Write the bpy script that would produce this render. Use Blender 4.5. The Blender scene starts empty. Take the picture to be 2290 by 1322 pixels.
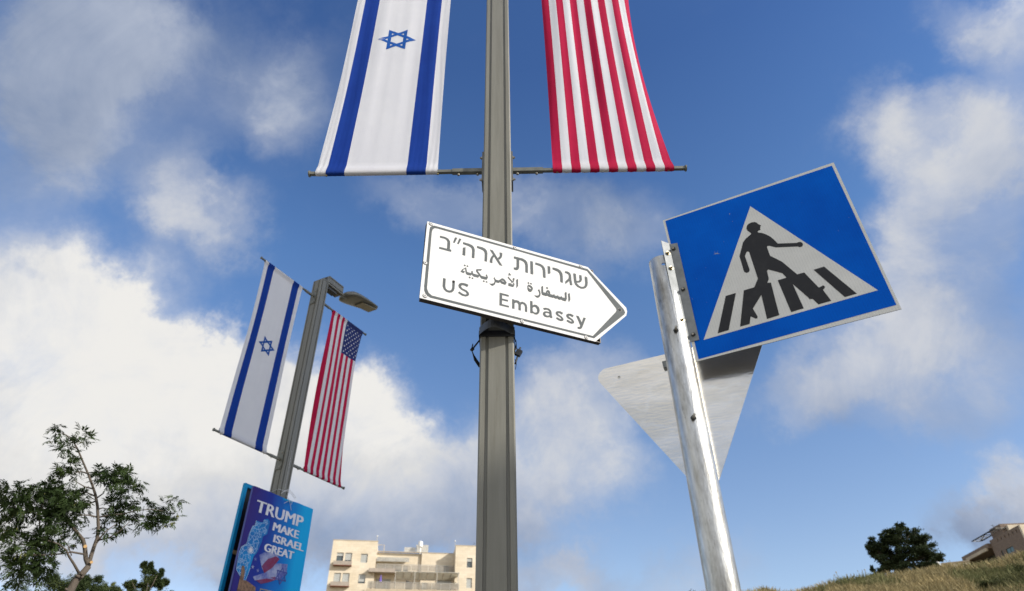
import bpy, math, random
from mathutils import Vector, Matrix
from mathutils.geometry import tessellate_polygon
R = math.radians
scene = bpy.context.scene
COL = scene.collection
random.seed(7)

# ------------------------------------------------------------------ camera
cam_d = bpy.data.cameras.new('camera'); cam = bpy.data.objects.new('camera', cam_d); COL.objects.link(cam)
PITCH, ROLL = 0.6258, -0.0152
fw = Vector((0, math.cos(PITCH), math.sin(PITCH))); rt = Vector((1, 0, 0)); upv = Vector((0, -math.sin(PITCH), math.cos(PITCH)))
r2 = math.cos(ROLL)*rt + math.sin(ROLL)*upv; u2 = -math.sin(ROLL)*rt + math.cos(ROLL)*upv
m3 = Matrix((r2, u2, -fw)).transposed()
cam.matrix_world = Matrix.Translation((0, 0, 1.6)) @ m3.to_4x4()
cam_d.sensor_width = 36; cam_d.lens = 22.70; cam_d.clip_start = 0.05; cam_d.clip_end = 4000
cam_d.dof.use_dof = True; cam_d.dof.focus_distance = 3.0; cam_d.dof.aperture_fstop = 3.5
scene.camera = cam

# ------------------------------------------------------------------ sun, sky
SUN = Vector((1.95, -1.0, 1.265)).normalized()
sun_el = math.asin(SUN.z); sun_az = math.atan2(SUN.x, SUN.y)
sd = bpy.data.lights.new('sun', 'SUN'); sd.energy = 5.0; sd.angle = R(0.5); sd.color = (1.0, 0.945, 0.865)
so = bpy.data.objects.new('sun', sd); COL.objects.link(so); so.location = (0, 0, 60)
so.rotation_euler = SUN.to_track_quat('Z', 'Y').to_euler()
scene.view_settings.view_transform = 'Standard'; scene.view_settings.look = 'None'
scene.view_settings.exposure = 0.0; scene.view_settings.gamma = 1.0
scene.render.resolution_x = 1024; scene.render.resolution_y = 591

SKY_STRENGTH = 0.15
# clouds: azimuth, elevation, half sizes (radians), turn, density, brightness
CLOUDS = [[-0.666,0.889,0.343,0.108,-3.03,0.74,0.22],[-0.499,0.857,0.105,0.085,2.28,0.46,0.36],[-0.894,0.779,0.151,0.123,-2.87,0.95,0.12],[-0.826,0.668,0.141,0.12,2.27,0.74,0.28],[-0.758,0.721,0.122,0.086,-2.87,0.55,0.15],[-0.782,0.866,0.11,0.063,-2.84,0.28,0.3],[-0.572,0.632,0.095,0.053,-2.93,0.6,0.36],[-0.657,0.709,0.071,0.064,2.75,0.32,0.4],[-0.733,0.455,0.189,0.115,-2.94,1.3,1.0],[-0.575,0.446,0.179,0.113,3.06,1.3,1.0],[-0.524,0.483,0.085,0.067,-3.13,0.9,1.0],[-0.634,0.333,0.288,0.135,-3.04,1.4,0.85],[-0.421,0.394,0.225,0.13,-3.11,1.3,0.9],[-0.281,0.404,0.177,0.104,2.85,1.1,0.85],[-0.203,0.456,0.073,0.063,3.0,0.46,0.9],[-0.148,0.342,0.155,0.092,3.11,1.0,0.7],[-0.302,0.291,0.266,0.086,-3.12,0.9,0.22],[-0.49,0.218,0.3,0.092,-3.1,0.69,0.22],[-0.136,0.268,0.245,0.085,3.12,0.46,0.22],[0.059,0.4,0.159,0.116,-3.09,0.74,0.75],[0.127,0.352,0.112,0.068,1.86,0.41,0.6],[0.039,0.298,0.099,0.066,3.1,0.46,0.6],[0.042,0.208,0.109,0.034,3.11,0.95,0.8],[0.206,0.196,0.137,0.04,3.08,0.64,0.6],[0.287,0.231,0.073,0.034,3.09,0.46,0.5],[-0.135,0.768,0.197,0.058,-3.14,0.69,0.36],[0.137,0.737,0.196,0.069,2.82,0.74,0.36],[0.259,0.751,0.127,0.066,2.98,0.51,0.36],[0.923,0.766,0.074,0.061,2.57,1.05,0.55],[0.855,0.816,0.067,0.046,2.1,0.46,0.6],[0.695,0.751,0.072,0.065,-3.06,0.69,0.55],[0.748,0.681,0.101,0.08,2.73,0.69,0.6],[0.844,0.657,0.096,0.088,1.02,0.74,0.55],[0.68,0.606,0.085,0.074,0.7,0.64,0.55],[0.778,0.576,0.091,0.088,0.76,0.64,0.55],[0.627,0.535,0.084,0.079,-2.74,0.69,0.55],[0.543,0.47,0.116,0.071,-3.03,0.78,0.55],[0.647,0.428,0.097,0.089,-2.98,0.64,0.5],[0.449,0.422,0.101,0.05,-2.85,0.6,0.55],[0.546,0.377,0.148,0.05,2.91,0.55,0.5],[0.743,0.456,0.095,0.071,1.04,0.55,0.45],[0.657,0.267,0.051,0.043,-2.71,1.05,0.8],[0.592,0.227,0.054,0.045,-2.59,0.74,0.45],[0.641,0.209,0.058,0.045,-2.82,1.0,0.35],[0.116,0.471,0.12,0.057,-2.94,0.46,0.5],[0.275,0.443,0.084,0.047,3.03,0.37,0.5],[-0.615,0.717,0.082,0.049,1.61,0.46,0.36],[-0.555,0.684,0.092,0.061,-3.09,0.55,0.36]]
w = bpy.data.worlds.new('World'); scene.world = w; w.use_nodes = True
nt = w.node_tree; nt.nodes.clear()
def N(t, **kw):
    n = nt.nodes.new(t)
    for k, v in kw.items(): setattr(n, k, v)
    return n
def L(a, b): nt.links.new(a, b)
def M(op, a, b=None, c=None, clamp=False):
    n = N('ShaderNodeMath', operation=op); n.use_clamp = clamp
    for i, v in enumerate((a, b, c)):
        if v is None: continue
        if isinstance(v, (int, float)): n.inputs[i].default_value = v
        else: L(v, n.inputs[i])
    return n.outputs[0]
out = N('ShaderNodeOutputWorld'); bg = N('ShaderNodeBackground'); bg.inputs['Strength'].default_value = SKY_STRENGTH
L(bg.outputs[0], out.inputs['Surface'])
sky = N('ShaderNodeTexSky', sky_type='NISHITA'); sky.sun_disc = False; sky.sun_elevation = sun_el; sky.sun_rotation = sun_az
sky.altitude = 700; sky.air_density = 1.0; sky.dust_density = 0.6; sky.ozone_density = 3.0
tc = N('ShaderNodeTexCoord'); nrm = N('ShaderNodeVectorMath', operation='NORMALIZE'); L(tc.outputs['Generated'], nrm.inputs[0])
sp = N('ShaderNodeSeparateXYZ'); L(nrm.outputs[0], sp.inputs[0])
az = M('ARCTAN2', sp.outputs['X'], sp.outputs['Y'])
az = M('ADD', az, M('MULTIPLY', M('LESS_THAN', az, -1.35), 2*math.pi))
el = M('ARCSINE', sp.outputs['Z'])
cb = N('ShaderNodeCombineXYZ'); L(az, cb.inputs[0]); L(el, cb.inputs[1])
def noise(scale, detail, rough, vec=None, dist=0.0, off=(0, 0, 0)):
    n = N('ShaderNodeTexNoise'); n.inputs['Scale'].default_value = scale; n.inputs['Detail'].default_value = detail
    n.inputs['Roughness'].default_value = rough; n.inputs['Distortion'].default_value = dist
    a = N('ShaderNodeVectorMath', operation='ADD'); L(vec or nrm.outputs[0], a.inputs[0]); a.inputs[1].default_value = off
    L(a.outputs[0], n.inputs['Vector']); return n
def warp(vec, n, amt):
    s = N('ShaderNodeVectorMath', operation='SUBTRACT'); L(n.outputs['Color'], s.inputs[0]); s.inputs[1].default_value = (.5, .5, .5)
    m = N('ShaderNodeVectorMath', operation='MULTIPLY_ADD'); L(s.outputs[0], m.inputs[0]); m.inputs[1].default_value = (amt, amt, 0); L(vec, m.inputs[2])
    return m.outputs[0]
wv = warp(cb.outputs[0], noise(3.0, 3, .5), .20)
wv = warp(wv, noise(11.0, 7, .65, off=(4, 1, 2)), .15)
sumd = None; sumb = None
for (a0, e0, rx, ry, ro, den, br) in CLOUDS:
    mp = N('ShaderNodeMapping', vector_type='TEXTURE'); L(wv, mp.inputs['Vector'])
    mp.inputs['Location'].default_value = (a0, e0, 0); mp.inputs['Rotation'].default_value = (0, 0, ro); mp.inputs['Scale'].default_value = (rx, ry, 1)
    ln = N('ShaderNodeVectorMath', operation='LENGTH'); L(mp.outputs[0], ln.inputs[0])
    mr = N('ShaderNodeMapRange', interpolation_type='SMOOTHSTEP'); L(ln.outputs['Value'], mr.inputs['Value'])
    for i, v in ((1, 1.45), (2, 0.25), (3, 0.0), (4, den)): mr.inputs[i].default_value = v
    v = mr.outputs[0]
    sumd = v if sumd is None else M('ADD', sumd, v)
    sumb = M('MULTIPLY', v, br) if sumb is None else M('MULTIPLY_ADD', v, br, sumb)
def smooth(v, a, b, lo=0.0, hi=1.0):
    mr = N('ShaderNodeMapRange', interpolation_type='SMOOTHSTEP'); L(v, mr.inputs['Value'])
    for i, x in ((1, a), (2, b), (3, lo), (4, hi)): mr.inputs[i].default_value = x
    return mr.outputs[0]
# cumulus goes on outside the traced sky, made denser and brighter as unseen fill light
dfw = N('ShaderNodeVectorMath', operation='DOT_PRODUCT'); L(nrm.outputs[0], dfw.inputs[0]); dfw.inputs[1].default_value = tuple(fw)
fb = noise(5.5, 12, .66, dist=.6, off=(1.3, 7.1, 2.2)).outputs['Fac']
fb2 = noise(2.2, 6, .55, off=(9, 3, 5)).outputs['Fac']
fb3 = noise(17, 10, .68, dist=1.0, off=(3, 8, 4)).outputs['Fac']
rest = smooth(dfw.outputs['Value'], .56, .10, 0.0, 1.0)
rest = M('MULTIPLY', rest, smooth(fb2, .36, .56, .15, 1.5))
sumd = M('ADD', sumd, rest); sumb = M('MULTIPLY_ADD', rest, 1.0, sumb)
dd = M('ADD', M('MULTIPLY_ADD', M('SUBTRACT', fb3, .5), .55, M('MINIMUM', sumd, 1.35)), M('MULTIPLY', M('SUBTRACT', fb, .5), 1.25))
core = smooth(dd, .05, 1.50)
alpha = M('MAXIMUM', M('MULTIPLY', core, smooth(sumd, .1, 1.15, .45, 1.0)), smooth(sumd, 0.02, 1.15, 0.0, .62))
shade = M('DIVIDE', sumb, M('MAXIMUM', sumd, .05))
shade = M('ADD', M('MULTIPLY', shade, .88), M('MULTIPLY', M('SUBTRACT', fb2, .47), 1.7))
shade = M('ADD', shade, M('MULTIPLY', M('SUBTRACT', fb, .5), .55), clamp=True)
rp = N('ShaderNodeValToRGB'); L(shade, rp.inputs[0]); e = rp.color_ramp.elements
e[0].position = 0.05; e[0].color = (.23, .30, .45, 1); e[1].position = 1.0; e[1].color = (.91, .895, .865, 1)
x = e.new(.35); x.color = (.42, .48, .61, 1); x = e.new(.60); x.color = (.62, .65, .72, 1); x = e.new(.80); x.color = (.76, .76, .76, 1)
kk = N('ShaderNodeVectorMath', operation='SCALE'); L(rp.outputs[0], kk.inputs[0]); 
dsun = N('ShaderNodeVectorMath', operation='DOT_PRODUCT'); L(nrm.outputs[0], dsun.inputs[0]); dsun.inputs[1].default_value = tuple(SUN)
L(M('MULTIPLY', smooth(dsun.outputs['Value'], .55, .98, 1.0, 2.4), 0.95/SKY_STRENGTH), kk.inputs['Scale'])      # clouds near the sun scatter forward; boosted to lift the fill light
tint = N('ShaderNodeVectorMath', operation='MULTIPLY'); L(sky.outputs[0], tint.inputs[0]); 
tr_ = N('ShaderNodeValToRGB'); L(M('DIVIDE', el, 1.2, clamp=True), tr_.inputs[0]); te = tr_.color_ramp.elements    # sky colour tinted by elevation: warmer low haze, purer blue overhead
q_ = te.new(.55); q_.color = (.47, .58, .67, 1); te[0].position = .18; te[0].color = (.70, .615, .575, 1); te[2].position = .80; te[2].color = (.31, .425, .58, 1)
t2_ = N('ShaderNodeVectorMath', operation='SCALE'); L(tr_.outputs[0], t2_.inputs[0]); t2_.inputs['Scale'].default_value = 2.0; L(t2_.outputs[0], tint.inputs[1])
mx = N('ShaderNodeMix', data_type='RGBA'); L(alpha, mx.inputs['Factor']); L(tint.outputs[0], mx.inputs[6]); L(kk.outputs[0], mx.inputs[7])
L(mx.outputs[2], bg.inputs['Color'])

# ------------------------------------------------------------------ materials
def mat(name, col, rough=.6, metal=0.0, nz=None, bump=None, trans=0.0, spec=.5, coat=0.0, stretch=(1, 1, 1), col2=None, ramp=(.35, .65), coords='Object'):
    """principled material; nz=(scale, detail) mixes col with col2 by noise; bump=(scale, strength)"""
    m = bpy.data.materials.new(name); m.use_nodes = True; t = m.node_tree; p = t.nodes['Principled BSDF']
    p.inputs['Base Color'].default_value = (*col, 1); p.inputs['Roughness'].default_value = rough; p.inputs['Metallic'].default_value = metal
    p.inputs['Specular IOR Level'].default_value = spec; p.inputs['Coat Weight'].default_value = coat; p.inputs['Coat Roughness'].default_value = .15
    tcn = t.nodes.new('ShaderNodeTexCoord'); mp = t.nodes.new('ShaderNodeMapping'); t.links.new(tcn.outputs[coords], mp.inputs[0]); mp.inputs['Scale'].default_value = stretch
    if nz:
        n = t.nodes.new('ShaderNodeTexNoise'); n.inputs['Scale'].default_value = nz[0]; n.inputs['Detail'].default_value = nz[1]; n.inputs['Roughness'].default_value = .6
        t.links.new(mp.outputs[0], n.inputs['Vector'])
        r = t.nodes.new('ShaderNodeMapRange'); t.links.new(n.outputs['Fac'], r.inputs['Value']); r.inputs[1].default_value = ramp[0]; r.inputs[2].default_value = ramp[1]
        x = t.nodes.new('ShaderNodeMix'); x.data_type = 'RGBA'; t.links.new(r.outputs[0], x.inputs['Factor'])
        x.inputs[6].default_value = (*col, 1); x.inputs[7].default_value = (*(col2 or [c*.8 for c in col]), 1)
        t.links.new(x.outputs[2], p.inputs['Base Color'])
        m['mixnode'] = x.name
    if bump:
        n = t.nodes.new('ShaderNodeTexNoise'); n.inputs['Scale'].default_value = bump[0]; n.inputs['Detail'].default_value = 5
        t.links.new(mp.outputs[0], n.inputs['Vector'])
        b = t.nodes.new('ShaderNodeBump'); b.inputs['Strength'].default_value = bump[1]; b.inputs['Distance'].default_value = .01
        t.links.new(n.outputs['Fac'], b.inputs['Height']); t.links.new(b.outputs[0], p.inputs['Normal'])
    if trans:
        o = t.nodes['Material Output']; tr = t.nodes.new('ShaderNodeBsdfTranslucent'); tr.inputs['Color'].default_value = (*col, 1)
        if nz: t.links.new(x.outputs[2], tr.inputs['Color'])
        ms = t.nodes.new('ShaderNodeMixShader'); ms.inputs[0].default_value = trans
        t.links.new(p.outputs[0], ms.inputs[1]); t.links.new(tr.outputs[0], ms.inputs[2]); t.links.new(ms.outputs[0], o.inputs['Surface'])
    return m

MT = {}
MT['pole'] = mat('olive_grey_coated_metal', (.205, .20, .168), .38, .05, nz=(7, 8), col2=(.17, .165, .135), stretch=(6, 6, .35), bump=(260, .05))
MT['bracket'] = mat('bracket_metal', (.20, .20, .165), .45, .4, nz=(20, 6), col2=(.14, .14, .12))
MT['bolt'] = mat('bolt_steel', (.45, .43, .38), .35, .9, nz=(90, 4), col2=(.25, .22, .16))
MT['brass'] = mat('brass_screw', (.42, .34, .17), .35, .9, nz=(90, 4))
MT['dark_metal'] = mat('dark_clamp_steel', (.05, .052, .055), .45, .7, nz=(30, 5))
MT['clamp_steel'] = mat('clamp_steel', (.13, .14, .15), .5, .5, nz=(30, 6))
MT['white_cloth'] = mat('white_flag_cloth', (.80, .80, .83), .75, nz=(3, 6), col2=(.76, .76, .80), bump=(900, .12), trans=.34, spec=.2)
MT['blue_cloth'] = mat('blue_flag_cloth', (.010, .055, .34), .8, nz=(3, 6), col2=(.008, .045, .30), bump=(900, .12), trans=.34, spec=.2)
MT['star_cloth'] = mat('blue_star_print', (.003, .085, .40), .7, nz=(20, 4), col2=(.01, .085, .34), trans=.1, spec=.25)
MT['red_cloth'] = mat('red_flag_cloth', (.56, .012, .070), .8, nz=(3, 6), col2=(.50, .009, .06), bump=(900, .12), trans=.34, spec=.2)
MT['navy_cloth'] = mat('navy_flag_cloth', (.025, .04, .17), .72, nz=(3, 6), col2=(.02, .033, .15), bump=(900, .12), trans=.25, spec=.25)
MT['sign_white'] = mat('white_sign_sheet', (.69, .69, .68), .7, nz=(6, 8), col2=(.655, .66, .65), ramp=(.4, .75), bump=(350, .02), spec=.15)
MT['sign_grey'] = mat('grey_sign_print', (.095, .105, .108), .7, nz=(9, 6), col2=(.115, .125, .128), spec=.15)
MT['sign_back'] = mat('sign_channel_metal', (.055, .045, .038), .5, .3, nz=(15, 5))
MT['hole'] = mat('dark_hole', (.01, .008, .008), .8, nz=(30, 2))
MT['ref_white'] = mat('reflective_white_sheet', (.80, .80, .76), .5, nz=(9, 8), col2=(.73, .73, .69), spec=.3)
MT['ref_blue'] = mat('reflective_blue_sheet', (.0, .135, .70), .55, nz=(5, 10), col2=(.0, .10, .58), ramp=(.35, .7), spec=.06)
MT['ref_black'] = mat('black_sign_print', (.008, .008, .010), .6, nz=(25, 8), col2=(.022, .022, .022), ramp=(.5, .85))
def honeycomb(m):
    t = m.node_tree; p = t.nodes['Principled BSDF']; tcn = t.nodes.new('ShaderNodeTexCoord'); v = t.nodes.new('ShaderNodeTexVoronoi'); v.feature = 'DISTANCE_TO_EDGE'
    v.inputs['Scale'].default_value = 260; v.inputs['Randomness'].default_value = .15; t.links.new(tcn.outputs['Object'], v.inputs['Vector'])
    mr = t.nodes.new('ShaderNodeMapRange'); t.links.new(v.outputs['Distance'], mr.inputs[0]); mr.inputs[1].default_value = .0; mr.inputs[2].default_value = .12; mr.inputs[3].default_value = .82; mr.inputs[4].default_value = 1
    x = t.nodes.new('ShaderNodeVectorMath'); x.operation = 'SCALE'; t.links.new(t.nodes[m['mixnode']].outputs[2], x.inputs[0]); t.links.new(mr.outputs[0], x.inputs['Scale'])
    # chips and scratches in the sheet
    n = t.nodes.new('ShaderNodeTexNoise'); n.inputs['Scale'].default_value = 42; n.inputs['Detail'].default_value = 9; n.inputs['Distortion'].default_value = 1.2
    t.links.new(tcn.outputs['Object'], n.inputs['Vector'])
    r = t.nodes.new('ShaderNodeMapRange'); t.links.new(n.outputs['Fac'], r.inputs[0]); r.inputs[1].default_value = .715; r.inputs[2].default_value = .76
    mx = t.nodes.new('ShaderNodeMix'); mx.data_type = 'RGBA'; t.links.new(r.outputs[0], mx.inputs['Factor']); t.links.new(x.outputs[0], mx.inputs[6]); mx.inputs[7].default_value = (.34, .36, .38, 1)
    t.links.new(mx.outputs[2], p.inputs['Base Color'])
honeycomb(MT['ref_white']); honeycomb(MT['ref_blue'])
MT['galv'] = mat('galvanised_steel', (.60, .605, .59), .38, .92, nz=(26, 12), col2=(.36, .355, .33), stretch=(2.6, 2.6, .6), ramp=(.36, .74), bump=(60, .12))
MT['zinc'] = mat('zinc_plate', (.33, .345, .35), .7, .5, nz=(30, 8), col2=(.25, .265, .265), bump=(80, .05))
MT['alu'] = mat('bare_aluminium_sheet', (.88, .84, .77), .19, .93, nz=(4, 8), col2=(.76, .72, .64), stretch=(1, 1, 4.5), ramp=(.4, .62), bump=(30, .04))
def stains(m, col, scale, stretch, lo, hi):
    t = m.node_tree; p = t.nodes['Principled BSDF']; tcn = t.nodes.new('ShaderNodeTexCoord'); mp = t.nodes.new('ShaderNodeMapping'); mp.inputs['Scale'].default_value = stretch
    t.links.new(tcn.outputs['Object'], mp.inputs[0]); n = t.nodes.new('ShaderNodeTexNoise'); n.inputs['Scale'].default_value = scale; n.inputs['Detail'].default_value = 9; n.inputs['Roughness'].default_value = .7
    t.links.new(mp.outputs[0], n.inputs['Vector']); r = t.nodes.new('ShaderNodeMapRange'); t.links.new(n.outputs['Fac'], r.inputs[0]); r.inputs[1].default_value = lo; r.inputs[2].default_value = hi
    mx = t.nodes.new('ShaderNodeMix'); mx.data_type = 'RGBA'; t.links.new(r.outputs[0], mx.inputs['Factor'])
    src = p.inputs['Base Color'].links[0].from_socket
    t.links.new(src, mx.inputs[6]); mx.inputs[7].default_value = (*col, 1); t.links.new(mx.outputs[2], p.inputs['Base Color'])
    return r
stains(MT['galv'], (.07, .055, .04), 130, (1, 1, .22), .60, .76)
stains(MT['galv'], (.13, .115, .09), 22, (1, 1, .25), .48, .78)
stains(MT['pole'], (.12, .11, .08), 30, (1, 1, .05), .60, .85)
stains(MT['pole'], (.34, .32, .27), 160, (1, 1, .6), .70, .78)
def wavy(m):
    t = m.node_tree; p = t.nodes['Principled BSDF']; tcn = t.nodes.new('ShaderNodeTexCoord'); wv_ = t.nodes.new('ShaderNodeTexWave'); wv_.bands_direction = 'Z'
    wv_.inputs['Scale'].default_value = 5; wv_.inputs['Distortion'].default_value = 16; wv_.inputs['Detail'].default_value = 4; wv_.inputs['Detail Scale'].default_value = 1.2
    t.links.new(tcn.outputs['Object'], wv_.inputs['Vector']); r = t.nodes.new('ShaderNodeMapRange'); t.links.new(wv_.outputs['Fac'], r.inputs[0]); r.inputs[1].default_value = .75; r.inputs[2].default_value = 1; r.inputs[4].default_value = .30
    mx = t.nodes.new('ShaderNodeMix'); mx.data_type = 'RGBA'; t.links.new(r.outputs[0], mx.inputs['Factor']); t.links.new(t.nodes[m['mixnode']].outputs[2], mx.inputs[6]); mx.inputs[7].default_value = (.88, .87, .84, 1)
    t.links.new(mx.outputs[2], p.inputs['Base Color'])
wavy(MT['alu'])
MT['stone'] = mat('cream_stone', (.70, .62, .49), .85, nz=(.55, 8), col2=(.63, .54, .40), bump=(3, .3))
def courses(m, sx, sz, dark):
    t = m.node_tree; p = t.nodes['Principled BSDF']; tcn = t.nodes.new('ShaderNodeTexCoord'); s = t.nodes.new('ShaderNodeSeparateXYZ'); c = t.nodes.new('ShaderNodeCombineXYZ')
    t.links.new(tcn.outputs['Object'], s.inputs[0]); t.links.new(s.outputs['X'], c.inputs[0]); t.links.new(s.outputs['Z'], c.inputs[1])
    bk = t.nodes.new('ShaderNodeTexBrick'); t.links.new(c.outputs[0], bk.inputs['Vector']); bk.inputs['Scale'].default_value = 1; bk.inputs['Brick Width'].default_value = sx; bk.inputs['Row Height'].default_value = sz
    bk.inputs['Mortar Size'].default_value = .018; bk.inputs['Color1'].default_value = (1.06, 1.05, 1.03, 1); bk.inputs['Color2'].default_value = (.93, .915, .885, 1); bk.inputs['Mortar'].default_value = (dark, dark, dark, 1); bk.inputs['Bias'].default_value = -.2
    x = t.nodes.new('ShaderNodeVectorMath'); x.operation = 'MULTIPLY'; t.links.new(p.inputs['Base Color'].links[0].from_socket, x.inputs[0]); t.links.new(bk.outputs['Color'], x.inputs[1]); t.links.new(x.outputs[0], p.inputs['Base Color'])
courses(MT['stone'], .75, .32, .88)
MT['stone2'] = mat('pale_plaster', (.55, .46, .33), .85, nz=(1, 6))
MT['brown_stone'] = mat('brown_stone', (.235, .175, .13), .9, nz=(2.2, 8), col2=(.165, .12, .09), stretch=(1, 1, 3), bump=(4, .4))
MT['shutter'] = mat('grey_shutter', (.46, .47, .44), .6, nz=(.5, 3), stretch=(.1, .1, 60), col2=(.40, .41, .385), ramp=(.45, .55))
MT['glass'] = mat('dark_window_glass', (.05, .065, .07), .12, nz=(.8, 4), col2=(.09, .11, .11), spec=.8)
MT['frame'] = mat('dark_frame', (.07, .075, .08), .5, nz=(5, 3))
MT['green_glass'] = mat('green_window_glass', (.05, .12, .11), .15, nz=(.8, 4), spec=.8)
MT['rail'] = mat('pale_rail', (.50, .48, .42), .5, .2, nz=(5, 3))
MT['awning'] = mat('white_awning', (.80, .77, .68), .8, nz=(2, 4), trans=.5)
MT['awning_grey'] = mat('grey_awning_stripe', (.40, .40, .38), .8, nz=(2, 4))
MT['planter'] = mat('taupe_planter', (.40, .34, .28), .8, nz=(2, 5))
MT['rust'] = mat('red_brown_trim', (.22, .09, .055), .8, nz=(3, 5))
MT['purple'] = mat('purple_cloth', (.16, .11, .42), .8, nz=(9, 4))
MT['tank'] = mat('white_tank', (.80, .80, .78), .5, nz=(3, 4))
MT['panelgrey'] = mat('pale_louvre', (.55, .52, .44), .7, nz=(4, 3))
MT['bark'] = mat('grey_brown_bark', (.095, .077, .06), .9, nz=(14, 9), col2=(.10, .08, .06), stretch=(1, 1, .25), bump=(40, .8))
MT['cut'] = mat('fresh_cut_wood', (.55, .34, .14), .8, nz=(30, 5))
def leafmat(name, a, b, tr=.25, sc=3.0): return mat(name, a, .65, nz=(sc, 4), col2=b, trans=tr, spec=.15, ramp=(.38, .62))
MT['leaf'] = leafmat('ash_leaf', (.028, .048, .016), (.054, .082, .024), .28)
MT['seed'] = leafmat('ash_seed', (.19, .19, .055), (.13, .14, .04), .3)
MT['carob'] = leafmat('dark_evergreen_leaf', (.030, .045, .020), (.055, .075, .030), .15, .8)
MT['pine'] = leafmat('pine_needle', (.040, .060, .022), (.075, .095, .030), .15, 1.2)
MT['palm'] = leafmat('palm_leaf', (.10, .13, .04), (.15, .17, .055), .25)
MT['shrub'] = leafmat('shrub_leaf', (.050, .062, .022), (.085, .095, .032), .2)
MT['bloom'] = mat('yellow_bloom', (.55, .42, .02), .7, nz=(9, 3), trans=.2)
MT['dry'] = mat('dry_grass', (.40, .315, .15), .9, nz=(.9, 6), col2=(.25, .21, .10), trans=.2)
MT['greengrass'] = mat('green_grass', (.13, .14, .05), .9, nz=(1.3, 5), col2=(.20, .185, .075), trans=.2)
MT['earth'] = mat('dry_earth', (.25, .19, .10), .95, nz=(1.2, 10), col2=(.16, .13, .06), bump=(3, .8))
MT['asphalt'] = mat('asphalt', (.05, .05, .052), .9, nz=(30, 8), bump=(200, .3))
MT['paving'] = mat('pale_paving', (.33, .31, .27), .85, nz=(4, 8), bump=(60, .2))
MT['kerb'] = mat('kerb_stone', (.38, .37, .34), .85, nz=(9, 6))
MT['paint'] = mat('road_paint', (.75, .75, .72), .7, nz=(12, 8), col2=(.5, .5, .48))
MT['head'] = mat('lamp_head_grey', (.19, .19, .165), .4, .1, nz=(6, 6), col2=(.16, .16, .14))
MT['lens'] = mat('lamp_lens', (.34, .31, .23), .3, nz=(40, 4), col2=(.2, .18, .12))
MT['rope'] = mat('white_rope', (.75, .75, .74), .8, nz=(80, 3))
MT['vinyl_cyan'] = mat('cyan_vinyl', (.01, .34, .68), .5, nz=(6, 5), col2=(.008, .28, .58), spec=.15)
MT['vinyl_black'] = mat('black_vinyl_back', (.008, .008, .010), .6, nz=(6, 4))
MT['wood'] = mat('timber_batten', (.42, .29, .12), .8, nz=(9, 7), stretch=(1, 1, 8))
MT['map_blue'] = mat('map_print_blue', (.015, .30, .70), .5, nz=(4, 5), col2=(.02, .16, .5), spec=.15)
MT['print_white'] = mat('white_print', (.80, .80, .84), .4, nz=(9, 4), col2=(.72, .72, .8))
MT['line_white'] = mat('pale_line_print', (.45, .62, .82), .4, nz=(9, 4), col2=(.3, .5, .75))
MT['print_navy'] = mat('navy_print', (.035, .06, .34), .4, nz=(9, 4))
MT['print_red'] = mat('red_print', (.24, .03, .08), .5, nz=(9, 4), col2=(.20, .07, .18), spec=.15)
MT['print_pale'] = mat('pale_flag_print', (.09, .12, .42), .5, nz=(9, 4), col2=(.42, .46, .66), spec=.15)
MT['print_stone'] = mat('stone_tower_print', (.34, .19, .10), .5, nz=(30, 8), col2=(.12, .06, .035))
def poster_mat():
    m = bpy.data.materials.new('poster_print'); m.use_nodes = True; t = m.node_tree; p = t.nodes['Principled BSDF']; p.inputs['Roughness'].default_value = .45; p.inputs['Specular IOR Level'].default_value = .15
    tcn = t.nodes.new('ShaderNodeTexCoord'); s = t.nodes.new('ShaderNodeSeparateXYZ'); t.links.new(tcn.outputs['Generated'], s.inputs[0])
    n = t.nodes.new('ShaderNodeTexNoise'); n.inputs['Scale'].default_value = 2; t.links.new(tcn.outputs['Generated'], n.inputs['Vector'])
    a = t.nodes.new('ShaderNodeMath'); a.operation = 'MULTIPLY_ADD'; t.links.new(n.outputs['Fac'], a.inputs[0]); a.inputs[1].default_value = .3; t.links.new(s.outputs['X'], a.inputs[2])
    r = t.nodes.new('ShaderNodeValToRGB'); t.links.new(a.outputs[0], r.inputs[0]); e = r.color_ramp.elements
    e[0].position = .12; e[0].color = (.042, .024, .20, 1); e[1].position = 1.05; e[1].color = (.004, .42, .85, 1)
    q = e.new(.45); q.color = (.018, .040, .33, 1); q = e.new(.75); q.color = (.006, .19, .62, 1)
    t.links.new(r.outputs[0], p.inputs['Base Color']); return m
MT['poster'] = poster_mat()

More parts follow.
